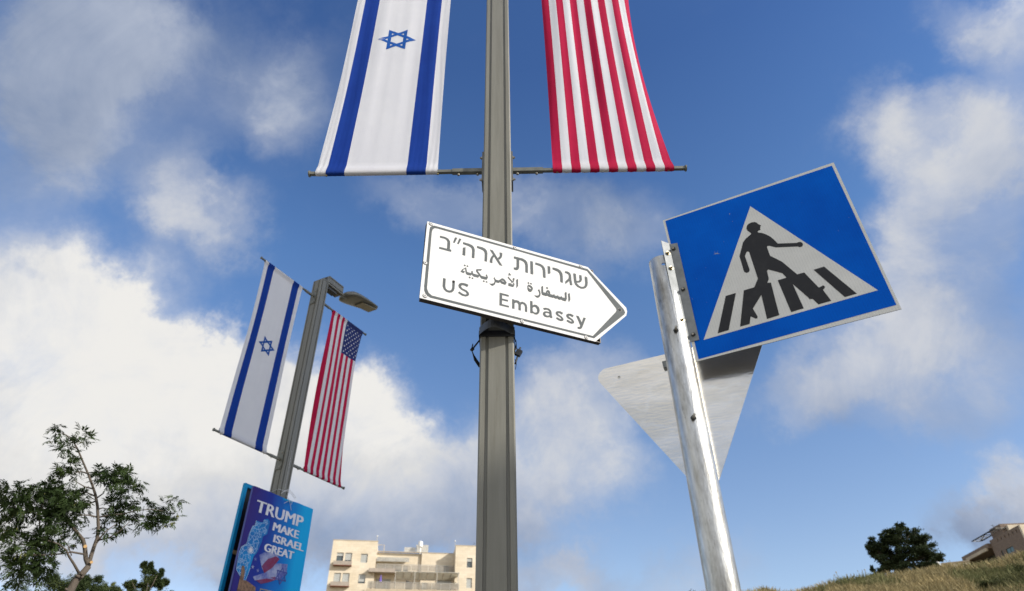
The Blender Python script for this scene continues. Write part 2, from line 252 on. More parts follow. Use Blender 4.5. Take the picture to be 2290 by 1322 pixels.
# ------------------------------------------------------------------ mesh helpers
class MB:
    def __init__(s): s.v = []; s.f = []; s.m = []; s.mi = []
    def _m(s, name):
        if name not in s.m: s.m.append(name)
        return s.m.index(name)
    def add(s, verts, faces, m):
        k = len(s.v); s.v.extend([tuple(v) for v in verts]); i = s._m(m)
        for f in faces: s.f.append(tuple(k+q for q in f)); s.mi.append(i)
    def box(s, c, h, m, A=None):
        A = A or Matrix.Identity(3); c = Vector(c)
        vs = [c + A @ Vector((sx*h[0], sy*h[1], sz*h[2])) for sx in (-1, 1) for sy in (-1, 1) for sz in (-1, 1)]
        s.add(vs, [(0, 1, 3, 2), (4, 6, 7, 5), (0, 4, 5, 1), (2, 3, 7, 6), (0, 2, 6, 4), (1, 5, 7, 3)], m)
    def tube(s, pts, rad, m, n=8, caps=True):
        pts = [Vector(p) for p in pts]
        if not isinstance(rad, (list, tuple)): rad = [rad]*len(pts)
        vs = []; ref = None
        for i, p in enumerate(pts):
            d = (pts[min(i+1, len(pts)-1)] - pts[max(i-1, 0)]).normalized()
            if ref is None: ref = d.orthogonal().normalized()
            a = (ref - d*ref.dot(d)); a = a.normalized() if a.length > 1e-6 else d.orthogonal().normalized(); ref = a; b = d.cross(a)
            for k in range(n): t = 2*math.pi*k/n; vs.append(p + (a*math.cos(t) + b*math.sin(t))*rad[i])
        fs = [(i*n+k, i*n+(k+1) % n, (i+1)*n+(k+1) % n, (i+1)*n+k) for i in range(len(pts)-1) for k in range(n)]
        if caps: fs.append(tuple(reversed(range(n)))); fs.append(tuple((len(pts)-1)*n+k for k in range(n)))
        s.add(vs, fs, m)
    def prism(s, loops, w0, w1, O, U, V, Nn, m, m_side=None):
        """flat shape with holes in the (U, V) plane, from depth w0 to w1 along Nn"""
        loops3 = [[Vector((a, b, 0)) for a, b in lp] for lp in loops]
        tris = tessellate_polygon(loops3); flat = [p for lp in loops for p in lp]; n = len(flat)
        P = lambda a, b, w: O + U*a + V*b + Nn*w
        vs = [P(a, b, w1) for a, b in flat]; fs = []
        for t in tris:
            a, b, c = (Vector(flat[i]) for i in t)
            cr = (b-a).x*(c-a).y - (b-a).y*(c-a).x
            fs.append(tuple(t) if cr > 0 else tuple(reversed(t)))
        if w0 is None: s.add(vs, fs, m); return
        s.add(vs, fs, m)
        vs = [P(a, b, w0) for a, b in flat]
        s.add(vs, [tuple(reversed(f)) for f in fs], m_side or m)
        k = 0
        for lp in loops:
            q = len(lp); vv = [P(a, b, w1) for a, b in lp] + [P(a, b, w0) for a, b in lp]
            s.add(vv, [(i, (i+1) % q, q+(i+1) % q, q+i) for i in range(q)], m_side or m)
    def build(s, name, parent=None, smooth=False, loc=None, data=None):
        me = bpy.data.meshes.new(name); me.from_pydata(s.v, [], s.f)
        for q in s.m: me.materials.append(MT[q])
        me.polygons.foreach_set('material_index', s.mi)
        if smooth: me.polygons.foreach_set('use_smooth', [True]*len(s.f))
        me.update()
        o = bpy.data.objects.new(name, me); COL.objects.link(o)
        if parent: o.parent = parent
        if loc: o.location = loc
        return o
def thing(name, label, cat, loc=(0, 0, 0), rz=0.0, group=None):
    o = bpy.data.objects.new(name, None); COL.objects.link(o); o.location = loc; o.rotation_euler = (0, 0, rz); o.empty_display_size = .2
    o['label'] = label; o['category'] = cat
    if group: o['group'] = group
    return o
def tag(o, label, cat, group=None, kind=None):
    o['label'] = label; o['category'] = cat
    if group: o['group'] = group
    if kind: o['kind'] = kind
    return o
def kind(o, k): o['kind'] = k; return o
def bolt(mb, p, d, r, h, m='bolt'):
    p = Vector(p); d = Vector(d).normalized(); mb.tube([p, p+d*h*.55], r, m, 6); mb.tube([p+d*h*.55, p+d*h], r*.55, m, 8)
VX, VY, VZ = Vector((1, 0, 0)), Vector((0, 1, 0)), Vector((0, 0, 1))
def rotz(a): return Matrix.Rotation(a, 3, 'Z')

# ------------------------------------------------------------------ ground, road, hill
D = {"HEB":[[[[0.0755,-0.0737],[0.105,-0.0728],[0.1207,-0.0782],[0.1302,-0.0926],[0.1322,-0.1069],[0.132,-0.1446],[0.1403,-0.1458],[0.1394,-0.1594],[0.0754,-0.1598],[0.0756,-0.147],[0.1164,-0.1464],[0.1168,-0.1054],[0.115,-0.0966],[0.1092,-0.0891],[0.0991,-0.0858],[0.0756,-0.0872]]],[[[0.1556,-0.0569],[0.1689,-0.055],[0.1557,-0.0952],[0.1468,-0.0945]]],[[[0.1792,-0.0563],[0.1913,-0.0554],[0.1778,-0.0957],[0.1692,-0.0954]]],[[[0.2009,-0.073],[0.2364,-0.0728],[0.2524,-0.0777],[0.2628,-0.0879],[0.2666,-0.1044],[0.2656,-0.1595],[0.2518,-0.1606],[0.2521,-0.1133],[0.2496,-0.1006],[0.2426,-0.0934],[0.2301,-0.0895],[0.2013,-0.0865]]],[[[0.2013,-0.111],[0.2153,-0.1027],[0.2156,-0.1592],[0.2005,-0.1589]]],[[[0.2783,-0.0721],[0.3091,-0.0715],[0.3253,-0.0762],[0.3346,-0.0882],[0.3371,-0.1038],[0.3354,-0.1591],[0.3218,-0.1598],[0.3228,-0.1114],[0.3198,-0.0973],[0.3117,-0.0905],[0.2991,-0.0879],[0.2786,-0.0852]]],[[[0.3499,-0.072],[0.3672,-0.0725],[0.4231,-0.1592],[0.4063,-0.1584]]],[[[0.4068,-0.0728],[0.422,-0.0726],[0.4215,-0.0922],[0.4168,-0.1075],[0.4044,-0.1238],[0.397,-0.1134],[0.4045,-0.1039],[0.4082,-0.0938]]],[[[0.3704,-0.0996],[0.3774,-0.1096],[0.3694,-0.1231],[0.366,-0.1378],[0.3657,-0.1589],[0.3513,-0.1582],[0.353,-0.138],[0.3579,-0.1215]]],[[[0.4906,-0.0722],[0.542,-0.0706],[0.5587,-0.0763],[0.568,-0.0885],[0.5711,-0.1069],[0.5695,-0.1594],[0.5553,-0.1584],[0.556,-0.1131],[0.5533,-0.0988],[0.5452,-0.089],[0.5321,-0.0864],[0.4897,-0.0864]]],[[[0.5054,-0.0812],[0.5202,-0.0825],[0.5191,-0.1373],[0.5165,-0.149],[0.5104,-0.1577],[0.5009,-0.1621],[0.4881,-0.1594],[0.4878,-0.1468],[0.4953,-0.1476],[0.502,-0.1428],[0.5045,-0.1338]]],[[[0.5866,-0.0727],[0.6019,-0.0725],[0.601,-0.1596],[0.5857,-0.1592]]],[[[0.617,-0.0726],[0.6475,-0.0733],[0.6644,-0.0811],[0.6724,-0.0939],[0.6753,-0.1096],[0.6746,-0.1598],[0.6601,-0.1597],[0.6604,-0.1143],[0.6575,-0.0986],[0.6493,-0.0901],[0.6359,-0.0874],[0.6165,-0.0862]]],[[[0.6911,-0.0733],[0.706,-0.0725],[0.7055,-0.1195],[0.6904,-0.1275]]],[[[0.7217,-0.0731],[0.7516,-0.0728],[0.7687,-0.08],[0.7791,-0.095],[0.7809,-0.1126],[0.7793,-0.16],[0.7644,-0.1596],[0.7647,-0.1162],[0.7612,-0.1006],[0.7517,-0.0924],[0.7394,-0.0893],[0.7209,-0.0862]]],[[[0.7986,-0.074],[0.8159,-0.073],[0.8281,-0.0788],[0.8336,-0.0911],[0.8336,-0.1241],[0.8372,-0.1603],[0.8236,-0.1603],[0.821,-0.1349],[0.7949,-0.164],[0.7951,-0.1464],[0.8171,-0.1186],[0.8203,-0.1059],[0.8195,-0.0927],[0.8123,-0.0874],[0.7977,-0.0866]]],[[[0.8501,-0.0741],[0.8656,-0.0727],[0.8652,-0.1256],[0.869,-0.141],[0.8808,-0.1513],[0.8958,-0.1537],[0.9105,-0.1465],[0.9185,-0.1344],[0.9221,-0.1166],[0.9222,-0.0729],[0.9378,-0.0729],[0.9375,-0.1119],[0.9335,-0.1327],[0.9228,-0.1511],[0.9079,-0.1611],[0.8898,-0.1651],[0.8699,-0.1601],[0.8558,-0.1478],[0.8509,-0.1299]]],[[[0.8873,-0.0732],[0.9015,-0.0728],[0.9016,-0.1018],[0.8966,-0.1154],[0.8854,-0.1263],[0.8652,-0.1311],[0.8645,-0.1207],[0.8772,-0.1185],[0.8841,-0.112],[0.8874,-0.1034]]]],"ARA":[[[[0.214,-0.2161],[0.221,-0.2207],[0.2167,-0.2285],[0.2088,-0.2227]]],[[[0.2291,-0.2161],[0.2358,-0.2208],[0.2308,-0.2279],[0.2239,-0.2231]]],[[[0.223,-0.2308],[0.2274,-0.2569],[0.2307,-0.2598],[0.2517,-0.2595],[0.2509,-0.2487],[0.2578,-0.2423],[0.2609,-0.2592],[0.2921,-0.2595],[0.2971,-0.2627],[0.2891,-0.2768],[0.2669,-0.2779],[0.2595,-0.2745],[0.2544,-0.2674],[0.2489,-0.2764],[0.2293,-0.2768],[0.223,-0.2724],[0.2198,-0.258],[0.2184,-0.242]]],[[[0.223,-0.2312],[0.2024,-0.2509],[0.1933,-0.2688],[0.2105,-0.273],[0.2182,-0.2604],[0.2051,-0.2578],[0.2089,-0.2508],[0.2185,-0.2429]]],[[[0.2777,-0.2266],[0.3092,-0.216],[0.3037,-0.2276],[0.2841,-0.2332],[0.3062,-0.2599],[0.3312,-0.259],[0.3345,-0.256],[0.3285,-0.2481],[0.336,-0.2409],[0.3421,-0.2604],[0.3347,-0.2768],[0.3065,-0.2772],[0.2998,-0.2706],[0.2963,-0.263],[0.2768,-0.241]]],[[[0.2417,-0.2838],[0.2492,-0.2882],[0.2445,-0.2963],[0.2379,-0.2907]]],[[[0.2569,-0.2839],[0.2642,-0.2883],[0.26,-0.2954],[0.2529,-0.2905]]],[[[0.3182,-0.2838],[0.3257,-0.2886],[0.3209,-0.2959],[0.3137,-0.2904]]],[[[0.3336,-0.2843],[0.3407,-0.2879],[0.3369,-0.2954],[0.3291,-0.2905]]],[[[0.3781,-0.2464],[0.3824,-0.2568],[0.3849,-0.2657],[0.3841,-0.2776],[0.38,-0.2923],[0.3708,-0.3027],[0.3616,-0.3036],[0.3491,-0.2944],[0.3599,-0.2942],[0.3732,-0.2867],[0.3791,-0.2743],[0.3785,-0.2638],[0.3727,-0.2539]]],[[[0.3824,-0.2577],[0.39,-0.2612],[0.401,-0.2598],[0.4086,-0.2522],[0.4172,-0.2425],[0.424,-0.2396],[0.4359,-0.2452],[0.4461,-0.2607],[0.4367,-0.2625],[0.4291,-0.2541],[0.4222,-0.2533],[0.4129,-0.2581],[0.4086,-0.2672],[0.4027,-0.2758],[0.39,-0.2762],[0.3836,-0.2729]]],[[[0.4129,-0.2581],[0.4367,-0.2625],[0.4461,-0.2607],[0.4388,-0.2765],[0.4188,-0.2748],[0.4086,-0.2682]]],[[[0.457,-0.2001],[0.4614,-0.1931],[0.4671,-0.1933],[0.4631,-0.1972],[0.4648,-0.2007],[0.4722,-0.2003],[0.4699,-0.2064],[0.4534,-0.2102],[0.4586,-0.2056]]],[[[0.4542,-0.2179],[0.4798,-0.2435],[0.4771,-0.2497],[0.455,-0.2295],[0.4533,-0.2251]]],[[[0.4859,-0.2174],[0.4931,-0.2237],[0.4892,-0.2282],[0.4873,-0.2413],[0.4797,-0.25],[0.4701,-0.2582],[0.4559,-0.2772],[0.456,-0.2606],[0.4667,-0.2583],[0.4798,-0.2449],[0.4822,-0.2359],[0.4806,-0.2246]]],[[[0.456,-0.2635],[0.4701,-0.2622],[0.4859,-0.2619],[0.4823,-0.2516],[0.4866,-0.2483],[0.4904,-0.2609],[0.4836,-0.277],[0.4559,-0.2772]]],[[[0.5014,-0.2245],[0.5106,-0.2177],[0.5101,-0.2628],[0.5017,-0.2786]]],[[[0.5697,-0.2192],[0.5768,-0.2234],[0.5724,-0.2311],[0.5656,-0.2246]]],[[[0.5841,-0.2195],[0.5913,-0.2247],[0.5877,-0.2313],[0.5802,-0.2249]]],[[[0.6321,-0.2463],[0.6369,-0.2595],[0.6389,-0.2742],[0.6373,-0.2865],[0.6315,-0.2984],[0.6236,-0.3037],[0.6145,-0.3033],[0.6011,-0.2937],[0.6133,-0.2944],[0.6242,-0.2904],[0.6314,-0.2815],[0.6326,-0.271],[0.6299,-0.2615],[0.6253,-0.2547]]],[[[0.6785,-0.2182],[0.6873,-0.2239],[0.6825,-0.2313],[0.6734,-0.2259]]],[[[0.807,-0.225],[0.8163,-0.2184],[0.8166,-0.262],[0.8082,-0.279],[0.8063,-0.2719]]],[[[0.5687,-0.237],[0.5802,-0.237],[0.5907,-0.2433],[0.5957,-0.2529],[0.5921,-0.2676],[0.585,-0.2773],[0.5758,-0.2801],[0.5683,-0.2746],[0.5649,-0.2638],[0.5649,-0.2467]],[[0.5692,-0.2454],[0.5798,-0.2483],[0.5888,-0.255],[0.5809,-0.2624],[0.5726,-0.2598],[0.569,-0.2541]]],[[[0.6473,-0.2246],[0.6558,-0.2191],[0.6555,-0.26],[0.6717,-0.2603],[0.673,-0.2497],[0.6789,-0.2402],[0.6854,-0.2369],[0.6923,-0.2397],[0.6965,-0.2488],[0.6966,-0.2607],[0.7146,-0.2606],[0.7198,-0.2522],[0.7232,-0.2616],[0.7374,-0.2609],[0.7418,-0.2527],[0.7452,-0.2611],[0.7587,-0.2607],[0.7632,-0.2525],[0.7674,-0.2607],[0.7864,-0.2604],[0.7864,-0.2258],[0.791,-0.2178],[0.7994,-0.2237],[0.7959,-0.2274],[0.7956,-0.2612],[0.7891,-0.2788],[0.7678,-0.2786],[0.7626,-0.2733],[0.7567,-0.2789],[0.7442,-0.2786],[0.7405,-0.2736],[0.7348,-0.2779],[0.7238,-0.2785],[0.7193,-0.2738],[0.7152,-0.2775],[0.6895,-0.2782],[0.6812,-0.2729],[0.6747,-0.2782],[0.6539,-0.2783],[0.6479,-0.2733],[0.646,-0.2636]],[[0.6774,-0.2561],[0.6815,-0.2506],[0.6877,-0.2522],[0.6898,-0.2576],[0.6841,-0.261]]]],"LAT":[[[[0.1061,-0.335],[0.1194,-0.3355],[0.1194,-0.3803],[0.1229,-0.394],[0.1312,-0.4009],[0.1415,-0.4011],[0.1504,-0.3952],[0.1548,-0.3805],[0.1542,-0.335],[0.1674,-0.335],[0.1671,-0.3822],[0.1631,-0.3968],[0.1533,-0.4091],[0.1398,-0.4139],[0.1249,-0.4121],[0.1119,-0.4013],[0.1057,-0.3844]]],[[[0.2392,-0.3374],[0.2325,-0.3523],[0.2182,-0.3479],[0.2065,-0.3486],[0.2002,-0.3547],[0.2011,-0.3612],[0.2072,-0.3675],[0.2308,-0.3741],[0.2417,-0.3844],[0.2436,-0.3947],[0.2388,-0.4047],[0.2273,-0.4115],[0.2088,-0.4124],[0.1852,-0.4016],[0.1922,-0.3909],[0.2083,-0.3996],[0.2223,-0.4009],[0.2299,-0.3973],[0.2302,-0.3905],[0.2241,-0.3842],[0.2029,-0.3783],[0.1897,-0.3687],[0.1858,-0.3576],[0.1889,-0.3458],[0.1991,-0.3366],[0.2154,-0.3336],[0.2296,-0.334]]],[[[0.4066,-0.3351],[0.4572,-0.3351],[0.4564,-0.3464],[0.4201,-0.3465],[0.4201,-0.368],[0.4532,-0.3673],[0.4524,-0.378],[0.4195,-0.3786],[0.4192,-0.4024],[0.4578,-0.4024],[0.4569,-0.4127],[0.4053,-0.4131]]],[[[0.4756,-0.3548],[0.488,-0.3548],[0.488,-0.359],[0.4993,-0.3549],[0.5117,-0.3555],[0.5191,-0.3631],[0.5318,-0.3553],[0.5468,-0.358],[0.5566,-0.3677],[0.5592,-0.3836],[0.5583,-0.4126],[0.5459,-0.4125],[0.5467,-0.3815],[0.5415,-0.3706],[0.5327,-0.3689],[0.5251,-0.3752],[0.5236,-0.3825],[0.523,-0.4128],[0.5098,-0.4132],[0.5105,-0.3793],[0.504,-0.3702],[0.4965,-0.3704],[0.4884,-0.3787],[0.4879,-0.4122],[0.4748,-0.4126]]],[[[0.5773,-0.3363],[0.5908,-0.3367],[0.5905,-0.3611],[0.6009,-0.354],[0.6149,-0.3536],[0.6273,-0.3647],[0.6303,-0.3833],[0.6258,-0.3997],[0.6152,-0.4116],[0.6025,-0.4143],[0.5888,-0.4084],[0.5882,-0.4119],[0.5756,-0.4126]],[[0.5899,-0.3779],[0.5965,-0.3691],[0.6067,-0.3676],[0.6152,-0.3791],[0.6152,-0.393],[0.6093,-0.4015],[0.5978,-0.4032],[0.5897,-0.3972]]],[[[0.6505,-0.361],[0.6676,-0.3548],[0.6857,-0.3554],[0.6968,-0.3649],[0.6987,-0.3783],[0.6989,-0.399],[0.7033,-0.4034],[0.6955,-0.4137],[0.6873,-0.4077],[0.6724,-0.4136],[0.6571,-0.4131],[0.6478,-0.4033],[0.6493,-0.3891],[0.6587,-0.3796],[0.6717,-0.3768],[0.6871,-0.3773],[0.6849,-0.3696],[0.6748,-0.3654],[0.6552,-0.3714]],[[0.6633,-0.3894],[0.6712,-0.3858],[0.6854,-0.3861],[0.6856,-0.3957],[0.6755,-0.4026],[0.6653,-0.4013],[0.661,-0.3955]]],[[[0.7673,-0.3595],[0.7604,-0.3726],[0.7475,-0.3677],[0.7397,-0.367],[0.7367,-0.3735],[0.7417,-0.3777],[0.7594,-0.3868],[0.7678,-0.3984],[0.7645,-0.409],[0.7524,-0.415],[0.7369,-0.4136],[0.7218,-0.4058],[0.7288,-0.3965],[0.7415,-0.4013],[0.7518,-0.4041],[0.754,-0.398],[0.7486,-0.3925],[0.7307,-0.3862],[0.7229,-0.3772],[0.7241,-0.3657],[0.7338,-0.3575],[0.751,-0.3541]]],[[[0.8302,-0.3586],[0.8231,-0.3718],[0.8101,-0.3669],[0.8022,-0.3662],[0.7991,-0.3727],[0.8041,-0.3769],[0.822,-0.3861],[0.8303,-0.3978],[0.8269,-0.4085],[0.8145,-0.4145],[0.7988,-0.4131],[0.7836,-0.4053],[0.7908,-0.3958],[0.8037,-0.4008],[0.814,-0.4035],[0.8163,-0.3974],[0.8109,-0.3919],[0.7929,-0.3856],[0.7851,-0.3765],[0.7864,-0.3649],[0.7963,-0.3566],[0.8138,-0.3532]]],[[[0.8452,-0.3551],[0.8605,-0.3555],[0.8762,-0.3912],[0.889,-0.356],[0.9037,-0.3557],[0.8774,-0.4179],[0.871,-0.4298],[0.8612,-0.4359],[0.8475,-0.4348],[0.8489,-0.424],[0.8596,-0.4239],[0.8658,-0.4126]]]],"PANEL":[[0.0032,-0.0014],[0.9493,0.0023],[1.0545,-0.0994],[1.1752,-0.2133],[1.1776,-0.2382],[1.1677,-0.2677],[0.9495,-0.4894],[-0.0027,-0.4849]],"BAND_OUT":[[0.0176,-0.0695],[0.0193,-0.0386],[0.0303,-0.0218],[0.0456,-0.0174],[0.9473,-0.0134],[1.157,-0.2289],[1.1631,-0.2481],[1.1552,-0.2637],[0.9433,-0.4711],[0.5594,-0.4705],[0.0495,-0.4698],[0.028,-0.4605],[0.0167,-0.4377],[0.0148,-0.4103]],"BAND_IN":[[0.0308,-0.0678],[0.0342,-0.0469],[0.0442,-0.0339],[0.0585,-0.0314],[0.5191,-0.0274],[0.9407,-0.0285],[1.1058,-0.2371],[1.1073,-0.2487],[1.1007,-0.2623],[0.9365,-0.4585],[0.5597,-0.4583],[0.0565,-0.4553],[0.0391,-0.4442],[0.0302,-0.4232],[0.0294,-0.4123]],"SCREWS":[[0.0226,-0.0129],[0.4971,-0.0115],[0.9043,-0.0084],[1.13,-0.2383],[0.8947,-0.478],[0.528,-0.4759],[0.0219,-0.4672],[0.0111,-0.2726]],"UHOLE":[[0.1606,-0.3414]],"STRIPES":[[[-0.1569,-0.0942],[-0.1238,-0.0944],[-0.1769,-0.2208],[-0.2122,-0.2221]],[[0.1199,-0.0913],[0.1517,-0.0905],[0.2081,-0.2146],[0.1738,-0.215]]],"FIG":[[-0.022,0.1156],[-0.0218,0.1204],[-0.0295,0.1333],[-0.0307,0.1449],[-0.0271,0.1544],[-0.019,0.1607],[-0.0084,0.1628],[0.0018,0.1598],[0.0069,0.1544],[0.0096,0.1471],[0.017,0.1371],[0.013,0.1335],[0.0129,0.1298],[0.0104,0.1278],[0.0113,0.1233],[0.0099,0.1202],[0.0026,0.1197],[-0.0002,0.1161],[0.0016,0.1122],[0.0117,0.1062],[0.0217,0.0965],[0.0322,0.0822],[0.0402,0.0659],[0.0474,0.0455],[0.1026,0.0256],[0.1072,0.0267],[0.1136,0.0252],[0.118,0.02],[0.1182,0.0119],[0.1132,0.006],[0.1064,0.0059],[0.101,0.011],[0.0383,0.0325],[0.0196,0.0475],[0.0143,0.0478],[0.0121,0.0447],[0.0126,0.0077],[0.0409,-0.0282],[0.0707,-0.0906],[0.0919,-0.0914],[0.1153,-0.1574],[0.1186,-0.1586],[0.1292,-0.1553],[0.1329,-0.1591],[0.1318,-0.165],[0.1245,-0.171],[0.1353,-0.2153],[0.0979,-0.216],[0.0882,-0.1922],[0.0792,-0.1897],[0.0775,-0.1829],[0.0488,-0.1213],[0.0548,-0.2156],[0.0171,-0.2169],[0.0102,-0.0919],[0.0376,-0.0916],[0.0303,-0.0715],[-0.0065,-0.0419],[-0.0114,-0.0457],[-0.0139,-0.0781],[-0.0223,-0.0905],[-0.0114,-0.0931],[-0.0183,-0.2164],[-0.0562,-0.2183],[-0.0506,-0.1278],[-0.0875,-0.1683],[-0.0807,-0.2003],[-0.083,-0.2064],[-0.0877,-0.2067],[-0.1008,-0.1937],[-0.1103,-0.2194],[-0.1402,-0.2196],[-0.0977,-0.0931],[-0.0641,-0.0927],[-0.0454,-0.0652],[-0.0457,0.0459],[-0.0482,0.0504],[-0.0526,0.051],[-0.0625,0.0363],[-0.0612,-0.0237],[-0.0664,-0.0302],[-0.0736,-0.0307],[-0.0792,-0.0247],[-0.0799,-0.0166],[-0.0792,0.0417],[-0.0608,0.0802],[-0.0552,0.0922],[-0.0431,0.104]],"TRI":[[0.0042,0.2322],[0.2635,-0.2214],[-0.2601,-0.2314]],"BLUE":[[-0.2917,0.2935],[0.2908,0.2885],[0.2923,-0.2835],[-0.2901,-0.2942]],"PBRACK1":[[-0.2955,0.1807],[-0.2682,0.1756],[-0.273,-0.228],[-0.3013,-0.2273]],"PBRACK2":[[-0.3161,0.2005],[-0.3219,-0.2086]],"PBOLTS":[[-0.2855,0.154],[-0.2858,-0.024],[-0.288,-0.2048],[-0.3079,0.1466],[-0.3066,0.0901],[-0.3088,-0.1705]],"MAP":[[-0.3844,3.9928],[-0.3195,3.9884],[-0.2795,3.9986],[-0.2745,4.0317],[-0.2157,4.0545],[-0.1767,4.0302],[-0.1736,3.967],[-0.1813,3.8807],[-0.2348,3.8419],[-0.2368,3.7743],[-0.2572,3.6983],[-0.2659,3.656],[-0.3106,3.5964],[-0.32,3.5351],[-0.3265,3.4654],[-0.3392,3.3952],[-0.3581,3.3249],[-0.3812,3.2923],[-0.4371,3.3482],[-0.5201,3.4081],[-0.5293,3.5018],[-0.5324,3.5981],[-0.5168,3.6555],[-0.4514,3.705],[-0.4441,3.8177],[-0.4181,3.9164],[-0.3871,3.9294]],"PSTAR":[[0.1657,3.4709]],"GLOW":[[-0.3748,3.6522]],"WAVE1":[[-0.2301,3.6285],[-0.1654,3.6728],[-0.0558,3.6913],[0.0643,3.6809],[0.0577,3.5972],[-0.0077,3.5183],[-0.1021,3.4501],[-0.1606,3.508]],"WAVE_W":[[-0.2612,3.381],[-0.1221,3.4463],[-0.0103,3.5278],[0.059,3.5924],[0.2314,3.617],[0.2405,3.5258],[0.1647,3.4203],[0.024,3.4045],[-0.1338,3.3658],[-0.2248,3.3492]],"WAVE_R":[[-0.1633,3.5174],[-0.0913,3.6124],[0.0238,3.6672],[0.0876,3.6497],[0.0033,3.5305],[-0.1021,3.4501]],"WAVE_R2":[[-0.2119,3.3515],[-0.0849,3.3894],[0.0709,3.4431],[0.1064,3.4196],[-0.0209,3.3619],[-0.1232,3.3289]],"TOWER":[[-0.4486,3.1948],[-0.4453,3.3751],[-0.4547,3.4496],[-0.4416,3.4715],[-0.4137,3.4578],[-0.3938,3.4136],[-0.3892,3.3192],[-0.3518,3.326],[-0.2794,3.3058],[-0.1907,3.2786],[-0.1839,3.2321]],"USTARS":[[-0.2766,3.5738],[-0.2934,3.4817],[-0.2063,3.4596]],"RIDGE":[[14.54,0.1891],[17.75,0.1853],[18.45,0.1877],[19.3,0.1894],[20.11,0.1877],[20.85,0.1821],[21.66,0.182],[22.83,0.1846],[24.17,0.1895],[25.48,0.1932],[26.4,0.1925],[27.63,0.1933],[29.96,0.1916],[31.44,0.1935],[32.55,0.1929],[33.87,0.1907],[35.26,0.1927],[36.95,0.1982]]}
RIDGE = [(a, t - .0085) for a, t in D['RIDGE']]
def ridge_tan(azd):
    if azd <= RIDGE[0][0]: return max(-.045, RIDGE[0][1] - (RIDGE[0][0]-azd)*.012)
    for (a, ta), (b, tb) in zip(RIDGE, RIDGE[1:]):
        if azd <= b: return ta + (tb-ta)*(azd-a)/(b-a)
    return min(.30, RIDGE[-1][1] + (azd-RIDGE[-1][0])*.002)*(1 if azd < 62 else max(0, 1-(azd-62)/25))
RD = 38.0
def ground_z(x, y):
    r = math.hypot(x, y); azd = math.degrees(math.atan2(x, y))
    zr = 1.6 + RD*ridge_tan(azd)
    if azd > 100 or azd < -100: zr = 0
    zr = max(zr, 0.0)
    if r < 14: return 0.0
    if r < RD:
        t = (r-14)/(RD-14); return zr*(t**1.15)
    return zr*max(.0, 1 - (r-RD)/500) - .06*min(r-RD, 5)
def ground():
    vs = []; fs = []; rs = [0.01, 4, 8, 11, 13.9, 16, 18.5, 21, 24, 27, 30, 32, 34, 35.5, 37, 38, 39, 41, 44, 50, 60, 80, 120, 200, 400, 900, 2500]
    na = 540
    for r in rs:
        for k in range(na):
            a = 2*math.pi*k/na; x = r*math.sin(a); y = r*math.cos(a); z = ground_z(x, y)
            if 20 < r < 60 and z > 2: z += .10*math.sin(x*1.3+y*.7) + .07*math.sin(x*3.1-y*1.9)
            vs.append((x, y, z))
    for i in range(len(rs)-1):
        for k in range(na): fs.append((i*na+k, i*na+(k+1) % na, (i+1)*na+(k+1) % na, (i+1)*na+k))
    b = MB(); b.add(vs, [tuple(reversed(f)) for f in fs], 'earth'); o = b.build('ground', smooth=True); return kind(o, 'structure')
ground()
b = MB(); b.box((-1.5, 1.0, .07), (3.6, 11, .07), 'paving'); kind(b.build('pavement'), 'structure')
b = MB(); b.box((2.18, 1.0, .072), (.075, 11, .078), 'kerb'); kind(b.build('kerb'), 'structure')
b = MB(); b.box((6.2, 1.0, .006), (3.9, 11, .004), 'asphalt'); kind(b.build('road'), 'structure')
b = MB()
for k in range(7): b.box((4.2+k*.9, 1.2, .0135), (.25, 1.6, .002), 'paint')
kind(b.build('crossing_marking'), 'structure')

# dry grass on the slope: nobody could count it
def hill_grass():
    rg = random.Random(11); bd = MB(); bg_ = MB(); fl = MB()
    def blade(mb, m, x, y, z, h, wd, lean):
        a = rg.uniform(0, math.pi); dx, dy = math.cos(a)*wd, math.sin(a)*wd
        lx, ly = rg.gauss(0, lean)*h, rg.gauss(0, lean)*h
        mb.add([(x-dx, y-dy, z-.05), (x+dx, y+dy, z-.05), (x+lx*.5+dx*.6, y+ly*.5+dy*.6, z+h*.6), (x+lx, y+ly, z+h)], [(0, 1, 2), (0, 2, 3)], m)
    for i in range(15000):
        azd = rg.uniform(10.5, 42); r = RD - abs(rg.gauss(0, 7.5)) + .8
        if r < 17: continue
        a = R(azd); x0, y0 = r*math.sin(a), r*math.cos(a)
        green = math.sin(x0*.8+1)*math.sin(y0*.6) + .35*math.sin(x0*2.3) > .42 or (azd > 33 and rg.random() < .3)
        mb, m = (bg_, 'greengrass') if green else (bd, 'dry')
        for j in range(5):
            x, y = x0+rg.gauss(0, .09), y0+rg.gauss(0, .09)
            blade(mb, m, x, y, ground_z(x, y), rg.uniform(.14, .42), rg.uniform(.008, .022), .33)
    o = bd.build('dry_grass'); tag(o, 'dry golden grass covering the slope at the bottom right', 'grass', kind='stuff')
    o = bg_.build('green_weeds'); tag(o, 'green weeds scattered among the dry grass of the slope', 'weeds', kind='stuff')
hill_grass()

